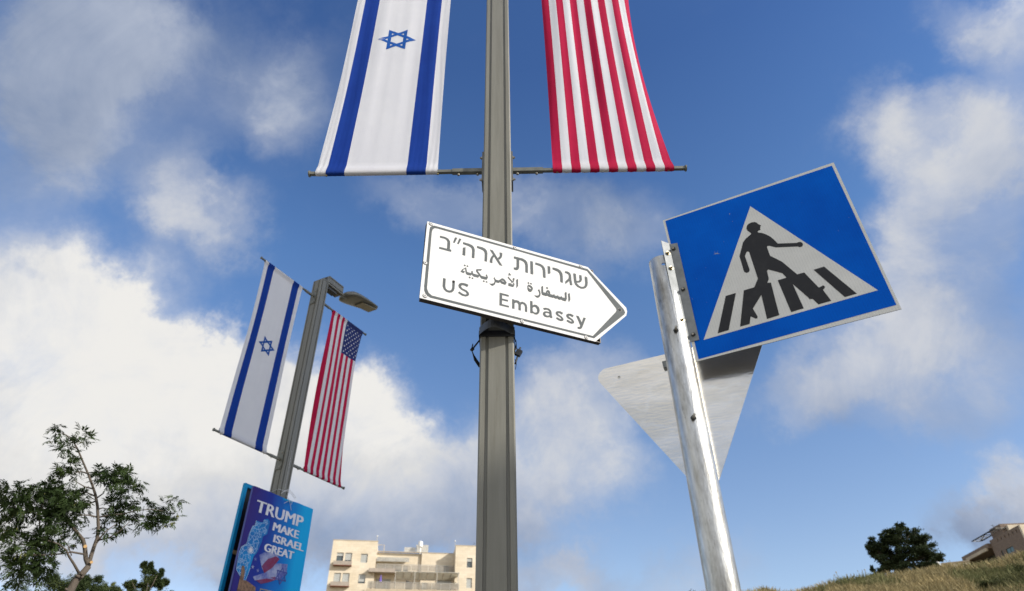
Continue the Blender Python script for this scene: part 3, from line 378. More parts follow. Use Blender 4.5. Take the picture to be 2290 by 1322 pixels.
# ------------------------------------------------------------------ lamp posts
HW = .0853
def profile(hw):
    """square extrusion with two grooves in every face"""
    c = .007; f = [(-hw+c), -hw*.67, -hw*.655, -hw*.50, -hw*.485, hw*.485, hw*.50, hw*.655, hw*.67, hw-c]; dp = [0, 0, .012, .012, 0, 0, .012, .012, 0, 0]
    pts = []
    for k in range(4):
        a = k*math.pi/2; ca, sa = math.cos(a), math.sin(a)
        for x, d in zip(f, dp): y = -hw + d; pts.append((x*ca - y*sa, x*sa + y*ca))
    return pts
PROF = profile(HW)
def street_lamp(B, az_arm, lo, hi, top, z0, label):
    rz = math.pi/2 - az_arm                    # local +x runs along the arms to the right
    t = thing('street_lamp', label, 'street lamp', (B[0], B[1], z0), rz, 'lamp posts carrying flags')
    t.empty_display_size = .5
    lo -= z0; hi -= z0; top -= z0
    n = len(PROF)
    b = MB(); vs = [(x, y, z) for z in (0.02, top-2*HW) for x, y in PROF]
    # mitred head: last ring leans over so that the arm can start
    vs2 = [(x, y, top-HW+x*1.0) for x, y in PROF]
    vs = [(x, y, 0.02) for x, y in PROF] + vs2
    fs = [(i, (i+1) % n, n+(i+1) % n, n+i) for i in range(n)]
    b.add(vs, fs, 'pole'); b.build('pole', t)
    b = MB(); b.box((0, 0, .01), (.16, .16, .01), 'pole')
    for sx in (-1, 1):
        for sy in (-1, 1): bolt(b, (sx*.13, sy*.13, .02), VZ, .014, .03)
    b.build('base_plate', t)
    # arm at the top
    b = MB(); xe = .42
    r0 = [(x, y, top-HW+x) for x, y in PROF]; r1 = [(xe, y, top-HW+x) for x, y in PROF]
    b.add(r0+r1, fs, 'pole'); b.add([(xe, y, top-HW+x) for x, y in PROF], [tuple(range(n))], 'pole')
    b.build('lamp_arm', t)
    b = MB(); b.tube([(.30, 0, top-.13), (.46, 0, top-.10)], .024, 'bracket', 12); b.tube([(.45, 0, top-.10), (.62, 0, top-.065)], .034, 'head', 14)
    b.box((.22, 0, top-2*HW-.022), (.10, .055, .020), 'frame')
    b.build('spigot', t)
    # lamp head: flattened shell with a raised spine and a flat lens underneath
    b = MB(); secs = []; nx = 14; ns = 20
    for i in range(nx+1):
        s_ = i/nx; x = .50 + .84*s_
        wd = .195*(min(1, (s_/.16))**.5 if s_ < .16 else 1)*(1-.50*max(0, (s_-.25)/.75)**1.6)*(1 if s_ < .93 else (1-((s_-.93)/.07)**2*.6))
        hh = .085*(min(1, s_/.12)**.5 if s_ < .12 else 1)*(1-.72*s_**1.5) + .010
        zc = top-.085+.205*s_
        for k in range(ns):
            a = 2*math.pi*k/ns; cy, sz = math.cos(a), math.sin(a)
            y = wd*math.copysign(abs(cy)**.75, cy); z = zc + (hh*abs(sz)**1.1 if sz > 0 else -hh*.42*abs(sz)**.5)
            secs.append((x, y, z))
    fs_ = [(i*ns+k, (i+1)*ns+k, (i+1)*ns+(k+1) % ns, i*ns+(k+1) % ns) for i in range(nx) for k in range(ns)]
    fs_ += [tuple(range(ns)), tuple(reversed(range(nx*ns, nx*ns+ns)))]
    b.add(secs, fs_, 'head'); hd = b.build('lamp_head', t, smooth=True)
    b = MB(); a_ = math.atan(.205/.90)
    b.box((1.09, 0, top-.085+.134-.036), (.19, .09, .006), 'lens', Matrix.Rotation(-a_, 3, 'Y')); b.build('lens', hd)
    b = MB(); b.tube([(.60, -.045, top-.07), (.60, .045, top-.07)], .014, 'bolt', 10); b.build('bolt', hd)
    # banner arms
    for z in (lo, hi):
        for s in (-1, 1):
            b = MB(); b.box((s*(HW+.105), 0, z), (.095, .0145, .0145), 'bracket')
            b.box((s*(HW+.006), 0, z-.005), (.005, .05, .13), 'bracket')
            am = b.build('banner_arm', t)
            b = MB(); b.box((s*(.28+.45), 0, z), (.45, .0105, .0105), 'bracket'); b.build('inner_tube', am)
            b = MB(); b.tube([(s*1.18, 0, z), (s*1.188, 0, z)], .0215, 'bracket', 20); b.build('end_disc', am)
            for bx in (.125, .245):
                b = MB(); b.tube([(s*bx, 0, z-.014), (s*bx, 0, z-.030)], .005, 'bolt', 8); b.tube([(s*bx, 0, z-.022), (s*bx, 0, z-.032)], .0085, 'bolt', 6); b.build('bolt', am)
            for bz in (-.105, .09):
                b = MB(); bolt(b, (s*(HW+.010), -.028, z+bz), (s, 0, 0), .011, .016); b.build('bolt', am)
            for bx in (.375, 1.075):
                b = MB(); b.tube([(s*bx, 0, z-.010), (s*bx, 0, z-.022)], .0065, 'brass', 8); b.build('screw', am)
    # little face screws on the post
    for (fx, z) in ((.035, hi-.42), (-.03, hi+.06)):
        b = MB(); bolt(b, (fx, -HW, z), -VY, .007, .006); b.build('screw', t)
    return t
B1 = Vector((-.0787, 2.835, 0)); B2 = Vector((-3.0594, 8.2515, 0)); AZ1, AZ2 = math.pi/2, .4832
street_lamp(B1, AZ1, 4.617, 7.29, 7.78, .14, 'olive grey lamp post in the middle that carries the street name sign and two flags')
street_lamp(B2, AZ2, 4.885, 7.545, 8.04, .14, 'smaller leaning lamp post on the left with lamp head and campaign posters')

# ------------------------------------------------------------------ flags
def banner(B, az_arm, side, lo, hi, us, seed, name, label, cat, group):
    rg = random.Random(seed); rz = math.pi/2 - az_arm
    t = thing(name, label, cat, (B[0], B[1], lo), rz, group); H = hi-lo
    L0, L1 = (.378, 1.144) if (az_arm > 1 and side < 0) else (.348, 1.108)
    ph = [rg.uniform(0, 6.28) for _ in range(8)]
    def surf(u, z, off=0.0):
        """u 0..1 from the post outwards, z height above lower arm"""
        tt = min(1, max(0, z/H)); env = math.sin(math.pi*tt)
        bow = math.sin(math.pi*min(1, tt*1.0))
        pin = .028*bow if us else .012*bow
        l = L0 + (L1-L0)*u
        l += (pin*.35)*(1-u) - pin*u
        if us:
            l -= .030*bow*max(0, (u-.86)/.14)**1.5
        d = (.006 if us else .005)*env*math.sin(u*9+ph[0]+tt*1.2) + (.006 if us else .0025)*env*math.sin(u*23+ph[1]+tt*2.0) + (.0035 if us else .0018)*env**.5*math.sin(u*47+ph[2]-tt*1.5)
        d += .0016*math.sin(u*150+ph[3]+3*math.sin(z*3))*(math.exp(-z/.10)+math.exp(-(H-z)/.10)+.25)
        d += .022*env*math.sin(tt*4.1+ph[4])*(u-.3)
        if us: d += (-.05*bow*max(0, (u-.88)/.12)**2) - .045*bow*max(0, (.10-u)/.10)**2 + .012*env*math.exp(-((u-.17)/.05)**2)
        nx_ = Vector((side*l, -(d+off), z)); return nx_
    if us:
        edges = [i/13 for i in range(14)]; cols = [('red_cloth' if i % 2 == 0 else 'white_cloth') for i in range(13)]; sub = 5
    else:
        edges = [0, .095, .255, .762, .916, 1.0]; cols = ['white_cloth', 'blue_cloth', 'white_cloth', 'blue_cloth', 'white_cloth']; sub = 12
    us_ = []; cm = []
    for (a, b_), c in zip(zip(edges, edges[1:]), cols):
        for k in range(sub): us_.append(a+(b_-a)*k/sub); cm.append(c)
    us_.append(1.0)
    ZC = H-.61
    zz = [('w', .055, -.004), ('w', .0, -.0225), ('w', -.017, -.018), ('w', -.0235, -.002), ('w', -.017, .016), ('w', .0, .0225)]
    rows = []
    for z, d in ((.058, -.005), (.015, -.0155), (.0, -.016), (-.0118, -.0118), (-.016, 0), (-.0118, .0118), (.0, .016), (.015, .0155), (.045, .008)): rows.append((z, d, 0))
    nm = 90; zs = [.075 + (H-.15)*k/nm for k in range(nm+1)]
    if us:
        j = min(range(nm+1), key=lambda i: abs(zs[i]-ZC)); zs[j] = ZC
    for z in zs: rows.append((z, 0, 1))
    for z, d in ((-.045, .008), (-.015, .0155), (0, .016), (.0118, .0118), (.016, 0), (.0118, -.0118), (.0, -.016), (-.015, -.0155), (-.058, -.005)): rows.append((H+z, d, 0))
    vs = []
    for z, d, free in rows:
        for u in us_:
            if free: vs.append(surf(u, z))
            else:
                p = surf(u, z); hem = .3 if abs(d) > .010 else .7
                vs.append(Vector((p.x, p.y*hem - d - (.0012*math.sin(u*130+ph[5]) if us and z < 0 else 0), z - (.004*abs(math.sin(u*41)) if us and z < -.01 else 0))))
    nu = len(us_); b = MB(); groups = {}
    for r_ in range(len(rows)-1):
        zmid = (rows[r_][0]+rows[r_+1][0])/2
        for c in range(nu-1):
            m = cm[c]
            if us and zmid > ZC and us_[c] >= 6/13-1e-6: m = 'navy_cloth'
            groups.setdefault(m, []).append((r_*nu+c, r_*nu+c+1, (r_+1)*nu+c+1, (r_+1)*nu+c))
    for q in groups: b._m(q)
    b.v = [tuple(v) for v in vs]
    for q, fs in groups.items():
        i = b._m(q)
        for f in fs: b.f.append(f); b.mi.append(i)
    fab = b.build('fabric', t, smooth=True)
    # stitched seam lines above and below the rod pockets
    for z in (.062, H-.062):
        b = MB(); b.tube([surf(u, z, .001) for u in us_[::2]], .0009, 'red_cloth' if us else 'white_cloth', 4); b.build('seam', t)
    if not us:
        zc = {1: 1.45, 2: 1.41}[1 if az_arm > 1 else 2]; uc = .512; Rr = .146; W = L1-L0; wd = .026
        for sgn in (1, -1):
            b = MB(); k = 0
            for tri in (0, 1):
                vsn = [(Rr*math.cos(R(60*tri+120*i)), Rr*math.sin(R(60*tri+120*i))) for i in range(3)]
                inn = [(x*(1-2*2*wd/Rr/1.0*.5*1.0), y*(1-2*2*wd/Rr*.5)) for x, y in vsn]
                inn = [(x*(Rr-2*wd)/Rr, y*(Rr-2*wd)/Rr) for x, y in vsn]
                for i in range(3):
                    j = (i+1) % 3; ns_ = 14; pts = []
                    for q in range(ns_+1):
                        f = q/ns_
                        for A_, B_ in ((vsn[i], vsn[j]), (inn[i], inn[j])):
                            x = A_[0]+(B_[0]-A_[0])*f; y = A_[1]+(B_[1]-A_[1])*f
                            pts.append(surf(uc+x/W, zc+y, sgn*(.0016+.0003*tri)))
                    b.add(pts, [(2*q, 2*q+1, 2*q+3, 2*q+2) for q in range(ns_)], 'star_cloth')
            b.build('star_emblem', t, smooth=True)
    else:
        W = L1-L0
        for row in range(11):
            for cix in range(9):
                if (row+cix) % 2: continue
                u0 = 6/13 + 7/13*(cix+1)/10; z0_ = ZC + .05 + (H-.07-ZC-.05)*row/10.0; rs = .0165
                b = MB(); pts = [surf(u0, z0_, .0018)]
                for q in range(10):
                    rr = rs if q % 2 == 0 else rs*.42; a = R(90+36*q); pts.append(surf(u0+rr*math.cos(a)/W, z0_+rr*math.sin(a), .0018))
                b.add(pts, [(0, 1+q, 1+(q+1) % 10) for q in range(10)], 'print_white'); b.build('star', t)
    return t
GF = 'vertical flags hung from the lamp posts'
banner(B1, AZ1, -1, 4.617, 7.29, False, 3, 'israeli_flag', 'large blue and white flag with star left of the middle lamp post', 'flag', GF)
banner(B1, AZ1, 1, 4.617, 7.29, True, 4, 'american_flag', 'large red and white striped flag right of the middle lamp post', 'flag', GF)
banner(B2, AZ2, -1, 4.885, 7.545, False, 5, 'israeli_flag', 'small blue and white flag with star on the left lamp post', 'flag', GF)
banner(B2, AZ2, 1, 4.885, 7.545, True, 6, 'american_flag', 'small stars and stripes flag below the lamp head', 'flag', GF)

# ------------------------------------------------------------------ street name sign
def embassy_sign():
    P0 = Vector((-.4299, 2.4497, 3.8497)); U = Vector((.90454, .42639, 0)); Nn = Vector((.42639, -.90454, 0))
    t = thing('direction_sign', 'white arrow shaped direction sign reading US Embassy in three languages', 'street sign', P0, 0)
    O = Vector((0, 0, 0)); PL = D['PANEL']
    b = MB(); b.prism([PL], -.003, 0, O, U, VZ, Nn, 'sign_white', 'sign_white'); b.build('panel', t)
    # channel behind the sheet
    x0, x1, zt, zb = .004, .985, -.006, -.486
    b = MB(); A = Matrix((U, -Nn, VZ)).transposed()
    def bx(a0, a1, w0, w1, z0, z1, m='sign_back'):
        b.box(U*((a0+a1)/2) - Nn*((w0+w1)/2) + VZ*((z0+z1)/2), ((a1-a0)/2, (w1-w0)/2, (z1-z0)/2), m, A)
    bx(x0, x1, .0035, .030, zb, zb+.004); bx(x0, x1, .0035, .030, zt-.004, zt); bx(x0, x0+.004, .0035, .030, zb+.004, zt-.004); bx(x1-.004, x1, .0035, .030, zb+.004, zt-.004)
    bx(x0+.004, x1-.004, .025, .028, zb+.004, zt-.004)
    b.build('back_channel', t)
    b = MB(); b.prism([D['BAND_OUT'], D['BAND_IN']], None, .0008, O, U, VZ, Nn, 'sign_grey'); b.build('border', t)
    for key, nm in (('HEB', 'hebrew_lettering'), ('ARA', 'arabic_lettering'), ('LAT', 'latin_lettering')):
        b = MB()
        for k, lp in enumerate(D[key]): b.prism(lp, None, .0008+.00008*k, O, U, VZ, Nn, 'sign_grey')
        kind(b.build(nm, t), 'stuff')
    for k, (a, c) in enumerate(D['SCREWS']):
        b = MB(); p = U*a+VZ*c; m = 'sign_grey' if k == 3 else 'sign_white'; b.tube([p, p+Nn*.0011], .0115, 'sign_back', 16)
        b.tube([p, p+Nn*.003, p+Nn*.005], [.0095, .0088, .004], m, 16); b.tube([p+Nn*.0048, p+Nn*.0054], .0032, 'hole', 8); b.build('screw', t, smooth=False)
    b = MB(); p = U*D['UHOLE'][0][0] + VZ*D['UHOLE'][0][1]; b.tube([p+Nn*.003, p+Nn*.0036], .006, 'hole', 12); b.build('screw_hole', t)
    # clamp straps round the post
    for zz in (-.50, -.07):
        c = B1 - P0; c.z = zz; b = MB(); pts = []; hw = HW+.004
        for k in range(4):
            a = k*math.pi/2
            for q in range(5):
                aa = a + R(-45) + R(90)*q/4*0 ; 
            pts.append(Vector((c.x + hw*(1 if k in (0, 3) else -1), c.y + hw*(1 if k < 2 else -1), c.z)))
        ring = pts+[pts[0]]
        for p, q in zip(ring, ring[1:]):
            d = (q-p).normalized(); nrm_ = d.cross(VZ); mid = (p+q)/2
            b.box(mid, ((q-p).length/2+.002, .002, .017), 'dark_metal', Matrix((d, nrm_, VZ)).transposed())
        # front strip bowing out to the channel
        fr = []
        for k in range(13):
            s = k/12; x = c.x - hw + 2*hw*s; gap = (P0 + U*((x)/U.x)).y
            fr.append((x, c.y - hw - .006 - (.075*math.sin(math.pi*min(1, s*1.1))*(1-s*.5)), c.z+.012+.01*math.sin(math.pi*s)))
        vs = []
        for x, y, z in fr: vs += [(x, y, z-.022), (x, y, z+.022), (x, y+.003, z-.022), (x, y+.003, z+.022)]
        n_ = len(fr); fs = []
        for k in range(n_-1):
            i = 4*k; fs += [(i, i+4, i+5, i+1), (i+2, i+3, i+7, i+6), (i, i+2, i+6, i+4), (i+1, i+5, i+7, i+3)]
        b.add(vs, fs, 'clamp_steel' if zz < -.3 else 'dark_metal')
        b.build('clamp', t, smooth=False)
        if zz < -.3:
            def strip(pp, wd, m):
                q = MB(); vv = []
                for (p, ax) in pp: p = Vector(p); ax = Vector(ax).normalized(); vv += [p-ax*wd, p+ax*wd]
                q.add(vv, [(2*i, 2*i+1, 2*i+3, 2*i+2) for i in range(len(pp)-1)], m); 
                o = q.build('clamp_tab', t); s_ = o.modifiers.new('s', 'SOLIDIFY'); s_.thickness = .003; return o
            L_ = c.x-HW
            b = MB(); b.tube([(L_+.006, c.y-.03, c.z+.015), (L_-.046, c.y-.03, c.z-.062)], .0045, 'dark_metal', 8); b.tube([(L_-.036, c.y-.03, c.z-.048), (L_-.046, c.y-.03, c.z-.062)], .009, 'dark_metal', 6); b.build('clamp_bolt', t)
            strip([((L_-.040, c.y-.03, c.z-.025), (0, 1, .2)), ((L_-.047, c.y-.03, c.z-.058), (0, 1, .2)), ((L_-.036, c.y-.028, c.z-.085), (.3, 1, .2)), ((L_-.024, c.y-.025, c.z-.115), (.6, .6, .5)), ((L_-.001, c.y-.02, c.z-.150), (.5, .5, .8))], .011, 'dark_metal')
            Rx = c.x+HW
            strip([((Rx-.006, c.y-.06, c.z-.0), (0, .5, 1)), ((Rx+.010, c.y-.055, c.z-.03), (0, .5, 1)), ((Rx+.006, c.y-.05, c.z-.075), (.5, .2, .6))], .009, 'dark_metal')
            b = MB(); b.tube([(Rx+.004, c.y-.05, c.z-.155), (Rx+.032, c.y-.05, c.z-.060)], .0045, 'dark_metal', 8); b.box((Rx+.022, c.y-.05, c.z-.092), (.014, .010, .016), 'dark_metal', Matrix.Rotation(.5, 3, 'Y')); b.build('clamp_bolt', t)
            strip([((Rx+.002, c.y-.05, c.z-.13), (0, 1, .3)), ((Rx+.008, c.y-.05, c.z-.155), (0, 1, .3)), ((Rx+.003, c.y-.05, c.z-.185), (0, 1, .3))], .008, 'dark_metal')
embassy_sign()

# ------------------------------------------------------------------ round post with the crossing sign and the back of a triangle sign
PX, PY, PR = .5447, 1.8368, .0445
def post():
    t = thing('sign_post', 'scuffed round galvanised steel post at the right that holds two traffic signs', 'sign post', (PX, PY, 0))
    n = 120; top = 1.6 + 1.468; b = MB(); zs = [0.02, .8, 1.6, 2.2, 2.6, 2.9] ; z_h = top-.045
    zs += [z_h-.0075+.0025*k for k in range(7)] + [top]
    a_h = math.atan2(-PY, -PX) + .12
    k_h = round(a_h/(2*math.pi)*n) % n
    for rr, inner in ((PR, 0), (PR-.003, 1)):
        vs = [(rr*math.cos(2*math.pi*k/n), rr*math.sin(2*math.pi*k/n), z + (.004*math.cos(2*math.pi*k/n-1) if z == top else 0)) for z in zs for k in range(n)]
        fs = []
        for i in range(len(zs)-1):
            for k in range(n):
                dk = (k-k_h+n//2) % n - n//2; 
                zi = (zs[i]+zs[i+1])/2
                if i >= 6 and i < 12 and abs(dk+.5)*2*math.pi*rr/n < .0065 and ((dk+.5)*2*math.pi*rr/n)**2 + (zi-z_h)**2 < .0062**2: continue
                f = (i*n+k, i*n+(k+1) % n, (i+1)*n+(k+1) % n, (i+1)*n+k); fs.append(tuple(reversed(f)) if inner else f)
        b.add(vs, fs, 'galv')
    m = len(zs)-1; rim = [(rr*math.cos(2*math.pi*k/n), rr*math.sin(2*math.pi*k/n), top + .004*math.cos(2*math.pi*k/n-1)) for rr in (PR, PR-.003) for k in range(n)]
    b.add(rim, [(k, (k+1) % n, n+(k+1) % n, n+k) for k in range(n)], 'galv')
    b.build('post', t, smooth=True)
    for ang, z in ((-1.75, 2.742), (-1.70, 2.430)):
        b = MB(); d = Vector((math.cos(ang), math.sin(ang), 0)); p = d*PR + VZ*z
        b.tube([p, p+d*.006], .0085, 'dark_metal', 6); b.tube([p+d*.006, p+d*.028], .0042, 'bolt', 10); b.build('stud', t)
    b = MB(); b.tube([(0, 0, 0), (0, 0, .02)], .09, 'galv', 24); b.build('base_plate', t)
post()

def ped_sign():
    O3 = Vector((.84681, 1.67188, 2.94172)); U = Vector((.8947358, -.44620311, .01872527)); V = Vector((-.03241387, -.02306438, .99920837)); Nn = Vector((-.445418, -.89463446, -.0350997))
    t = thing('pedestrian_crossing_sign', 'blue square pedestrian crossing sign with black walking figure in a white triangle', 'traffic sign', O3)
    O = Vector((0, 0, 0)); c = .3
    # local frame as rotation so that object-space textures lie in the plane
    b = MB(); b.prism([[(-c, -c), (c, -c), (c, c), (-c, c)]], -.0015, 0, O, U, V, Nn, 'ref_white', 'zinc'); b.prism([[(-c, -c), (c, -c), (c, c), (-c, c)]], -.0028, -.0018, O, U, V, Nn, 'frame'); b.build('plate', t)
    b = MB(); b.prism([D['BLUE']], None, .0006, O, U, V, Nn, 'ref_blue'); b.build('blue_field', t)
    b = MB(); b.prism([D['TRI']], None, .0012, O, U, V, Nn, 'ref_white'); b.build('white_triangle', t)
    b = MB(); b.prism([D['FIG']], None, .0018, O, U, V, Nn, 'ref_black'); b.build('walking_figure', t)
    for s in D['STRIPES']:
        b = MB(); b.prism([s], None, .0018, O, U, V, Nn, 'ref_black'); b.build('crossing_stripe', t)
    # bent mounting angle
    q = D['PBRACK1']; b = MB()
    b.prism([[q[0], q[3], q[2], q[1]]], .0022, .0045, O, U, V, Nn, 'zinc')
    e0, e1 = q[0], q[3]; d2 = (-U*.66 + Nn*.75).normalized(); wv_ = .034; s0 = O + U*e0[0] + V*(e0[1]+.004) + Nn*.0033; s1 = O + U*e1[0] + V*(e1[1]-.002) + Nn*.0033
    tops = s0 + d2*wv_ + V*.005; bots = s1 + d2*wv_ + V*.014; nn = V.cross(d2).normalized()*.0022
    vs = [s0, s1, bots, tops]; vs = vs + [v - nn for v in vs]
    b.add(vs, [(0, 1, 2, 3), (7, 6, 5, 4), (0, 4, 5, 1), (1, 5, 6, 2), (2, 6, 7, 3), (3, 7, 4, 0)], 'zinc')
    br = b.build('mounting_angle', t)
    for k, (a, c_) in enumerate(D['PBOLTS'][:3]):
        b = MB(); p = U*a + V*c_ + Nn*.0045; b.tube([p, p+Nn*.005], .0075, 'dark_metal', 6); b.tube([p+Nn*.005, p+Nn*.008], .004, 'bolt', 8); b.build('bolt', br)
    for f in (.12, .28, .80):
        s = s0.lerp(s1, f) + d2*.017; nd = V.cross(d2).normalized(); 
        if nd.dot(Nn) < 0: nd = -nd
        b = MB(); b.tube([s, s+nd*.005], .008, 'brass', 6); b.tube([s+nd*.005, s+nd*.009], .0045, 'dark_metal', 8); b.build('bolt', br)
ped_sign()

def tri_sign():
    A = Vector((.5609, 1.8983, 2.5535)); az_, tilt, roll = -.3738, -.0173, .0431
    U = Vector((math.cos(az_), math.sin(az_), 0)); Nn = U.cross(VZ); V = math.cos(tilt)*VZ + math.sin(tilt)*Nn; Nn = U.cross(V)
    U3 = math.cos(roll)*U + math.sin(roll)*V; V3 = Nn.cross(U3); U = U3; V = V3
    s = .6062; T = [(-s/2, s*.2887), (s/2, s*.2887), (0, -s*.5774)]; r = .034; loop = []
    for i in range(3):
        p = Vector(T[i]); a = (Vector(T[i-1])-p).normalized(); c = (Vector(T[(i+1) % 3])-p).normalized(); bis = (a+c).normalized(); cen = p + bis*(r/math.sin(R(30)))
        a0 = math.atan2(-bis.y, -bis.x)
        for k in range(9): th = a0 + R(60)*(1-2*k/8)*1.0; loop.append((cen.x + r*math.cos(th), cen.y + r*math.sin(th)))
    holes = [[(hx+.0055*math.cos(R(36*k)), hz+.0055*math.sin(R(36*k))) for k in range(10)] for hx, hz in ((-.205, .128), (.188, .128))]
    t = thing('yield_sign', 'bare metal back of an inverted triangle sign behind the galvanised post', 'traffic sign', A)
    b = MB(); b.prism([loop]+holes, -.001, .001, Vector((0, 0, 0)), U, V, Nn, 'alu'); b.build('plate', t)
    b = MB(); tri2 = [(x*.999, y*.999) for x, y in loop]; b.prism([tri2], -.0022, -.0014, Vector((0, 0, 0)), U, V, Nn, 'ref_white'); b.build('front_face', t)
    b = MB(); b.box(V*.13 + Nn*.008, (.012, .05, .007), 'zinc', Matrix((V, U, Nn)).transposed()); b.build('mounting_bracket', t); b = MB(); b.box(V*-.13 + Nn*.008, (.012, .04, .007), 'zinc', Matrix((V, U, Nn)).transposed())
    b.build('mounting_bracket', t)
tri_sign()

# ------------------------------------------------------------------ campaign posters on the left lamp post
def text_mesh(s, off=.02):
    c = bpy.data.curves.new('lettering', 'FONT'); c.body = s; c.size = 1; c.offset = off; c.resolution_u = 3; c.fill_mode = 'FRONT'
    o = bpy.data.objects.new('tmp', c); COL.objects.link(o); dg = bpy.context.evaluated_depsgraph_get(); me = bpy.data.meshes.new_from_object(o.evaluated_get(dg)); bpy.data.objects.remove(o)
    me.name = 'lettering'; return me
def posters():
    rz = math.pi/2 - AZ2; F = HW + .055
    loc = (B2.x, B2.y, 0)
    t = thing('campaign_poster', 'blue and purple vinyl poster with white lettering tied to the left lamp post', 'poster', loc, rz)
    U = VX; V = VZ; Nn = -VY; off = F
    O = -VY*off
    # sheet with slight sag wrinkles
    x0, x1, z0, z1 = -.531, .513, 2.75, 4.372; nx, nz_ = 50, 70
    def sh(x, z, o=0.0):
        d = .006*math.sin(x*9+z*4)*math.exp(-(z1-z)/.25) - .014*math.exp(-((x-.05)/.10)**2)*math.exp(-(z1-z)/.10) + .003*math.sin(x*26-z*11)*math.exp(-(z1-z)/.14) + .003*math.sin(x*5+z*3.3)
        return O + U*x + V*z + Nn*(d+o)
    b = MB(); vs = [sh(x0+(x1-x0)*i/nx, z0+(z1-z0)*j/nz_) for j in range(nz_+1) for i in range(nx+1)]
    b.add(vs, [(j*(nx+1)+i, j*(nx+1)+i+1, (j+1)*(nx+1)+i+1, (j+1)*(nx+1)+i) for j in range(nz_) for i in range(nx)], 'poster'); b.build('printed_sheet', t, smooth=True)
    b = MB(); e_ = .03
    for (a, c_, hx, hz) in ((x0+.010, (z0+z1)/2, .010, (z1-z0)/2-.003), (x1-.010, (z0+z1)/2, .010, (z1-z0)/2-.003), ((x0+x1)/2, z1-.014, (x1-x0)/2-.022, .010), ((x0+x1)/2, z0+.012, (x1-x0)/2-.022, .010)):
        b.box(O + U*a + V*c_ - Nn*(e_/2+.006), (hx, e_/2, hz), 'vinyl_cyan' if a > x0+.02 else 'print_navy')
    b.build('frame', t)
    for s, (xa, xb, za, zb) in (('TRUMP', (-.428, .357, 4.090, 4.228)), ('MAKE', (-.108, .323, 3.945, 4.040)), ('ISRAEL', (-.062, .447, 3.815, 3.905)), ('GREAT', (-.174, .299, 3.686, 3.778))):
        me = text_mesh(s, 0.0); xs = [v.co.x for v in me.vertices]; ys = [v.co.y for v in me.vertices]
        mnx, mxx, mny, mxy = min(xs), max(xs), min(ys), max(ys)
        for v in me.vertices:
            x = xa + (v.co.x-mnx)/(mxx-mnx)*(xb-xa); z = za + (v.co.y-mny)/(mxy-mny)*(zb-za); v.co = sh(x, z, .0035)
        n0 = len(me.vertices); V0 = [tuple(v.co) for v in me.vertices]; F0 = [tuple(p.vertices) for p in me.polygons]
        me = bpy.data.meshes.new('lettering'); W_ = (-.008, -.003, .003, .008); me.from_pydata([(x+w_, y-.0002*q, z) for q, w_ in enumerate(W_) for x, y, z in V0], [], [tuple(i+n0*q for i in f) for q in range(4) for f in F0]); me.materials.append(MT['print_white']); o = bpy.data.objects.new('lettering', me); COL.objects.link(o); o.parent = t
    def flat(loops, m, w, name):
        b = MB(); b.prism(loops, None, w, O, U, V, Nn, m)
        b.v = [tuple(sh(v[0], v[2], w)) for v in b.v]; return b.build(name, t)
    flat([D['MAP']], 'map_blue', .0025, 'map_print')
    # road network drawn over the map
    mp = D['MAP']
    def inside(x, z):
        c = False; j = len(mp)-1
        for i in range(len(mp)):
            if (mp[i][1] > z) != (mp[j][1] > z) and x < (mp[j][0]-mp[i][0])*(z-mp[i][1])/(mp[j][1]-mp[i][1]) + mp[i][0]: c = not c
            j = i
        return c
    rg = random.Random(3); P = []
    while len(P) < 115:
        x = rg.uniform(-.6, 0.1); z = rg.uniform(3.1, 4.1)
        if inside(x, z) and inside(x+.02, z) and all((x-a)**2+(z-c_)**2 > .026**2 for a, c_ in P): P.append((x, z))
    b = MB(); seen = set()
    def ln(a, c_, wd, m='line_white'):
        d = Vector((c_[0]-a[0], c_[1]-a[1])); 
        if d.length < 1e-5: return
        d.normalize(); n = (-d.y*wd, d.x*wd)
        b.add([sh(a[0]+n[0], a[1]+n[1], .0040), sh(a[0]-n[0], a[1]-n[1], .0040), sh(c_[0]-n[0], c_[1]-n[1], .0040), sh(c_[0]+n[0], c_[1]+n[1], .0040)], [(0, 1, 2, 3)], m)
    for i, a in enumerate(P):
        for j in sorted(range(len(P)), key=lambda j: (P[j][0]-a[0])**2+(P[j][1]-a[1])**2)[1:4]:
            if (min(i, j), max(i, j)) not in seen: seen.add((min(i, j), max(i, j))); ln(a, P[j], .0021)
    for a, c_ in zip(mp[14:], mp[15:]+mp[:1]): ln(a, c_, .003)
    b.build('map_lines', t)
    gx, gz = D['GLOW'][0]; b = MB()
    for k in range(24):
        a = R(15*k); r_ = .022 if k % 2 else .045; ln((gx, gz), (gx+r_*math.cos(a), gz+r_*math.sin(a)), .0035, 'print_white')
    b.v = [(x, y-.0006, z) for x, y, z in b.v]; b.build('city_burst', t)
    flat([D['WAVE1']], 'print_pale', .0022, 'flag_print'); flat([D['WAVE_W']], 'print_pale', .0028, 'flag_print'); flat([D['WAVE_R']], 'print_red', .0034, 'flag_print'); flat([D['WAVE_R2']], 'print_red', .0036, 'flag_print')
    for (ga, gb) in (((-.115, 3.275), (.33, 3.285)), ((-.115, 3.0), (-.115, 3.275)), ((.33, 3.0), (.33, 3.285))):
        b = MB(); d_ = Vector((gb[0]-ga[0], gb[1]-ga[1])).normalized()*.004; b.add([sh(ga[0]-d_.y, ga[1]+d_.x, .004), sh(ga[0]+d_.y, ga[1]-d_.x, .004), sh(gb[0]+d_.y, gb[1]-d_.x, .004), sh(gb[0]-d_.y, gb[1]+d_.x, .004)], [(0, 1, 2, 3)], 'brass'); b.build('gold_frame_line', t)
    flat([D['TOWER']], 'print_stone', .0048, 'tower_print')
    cx, cz = D['PSTAR'][0]; r_ = .105
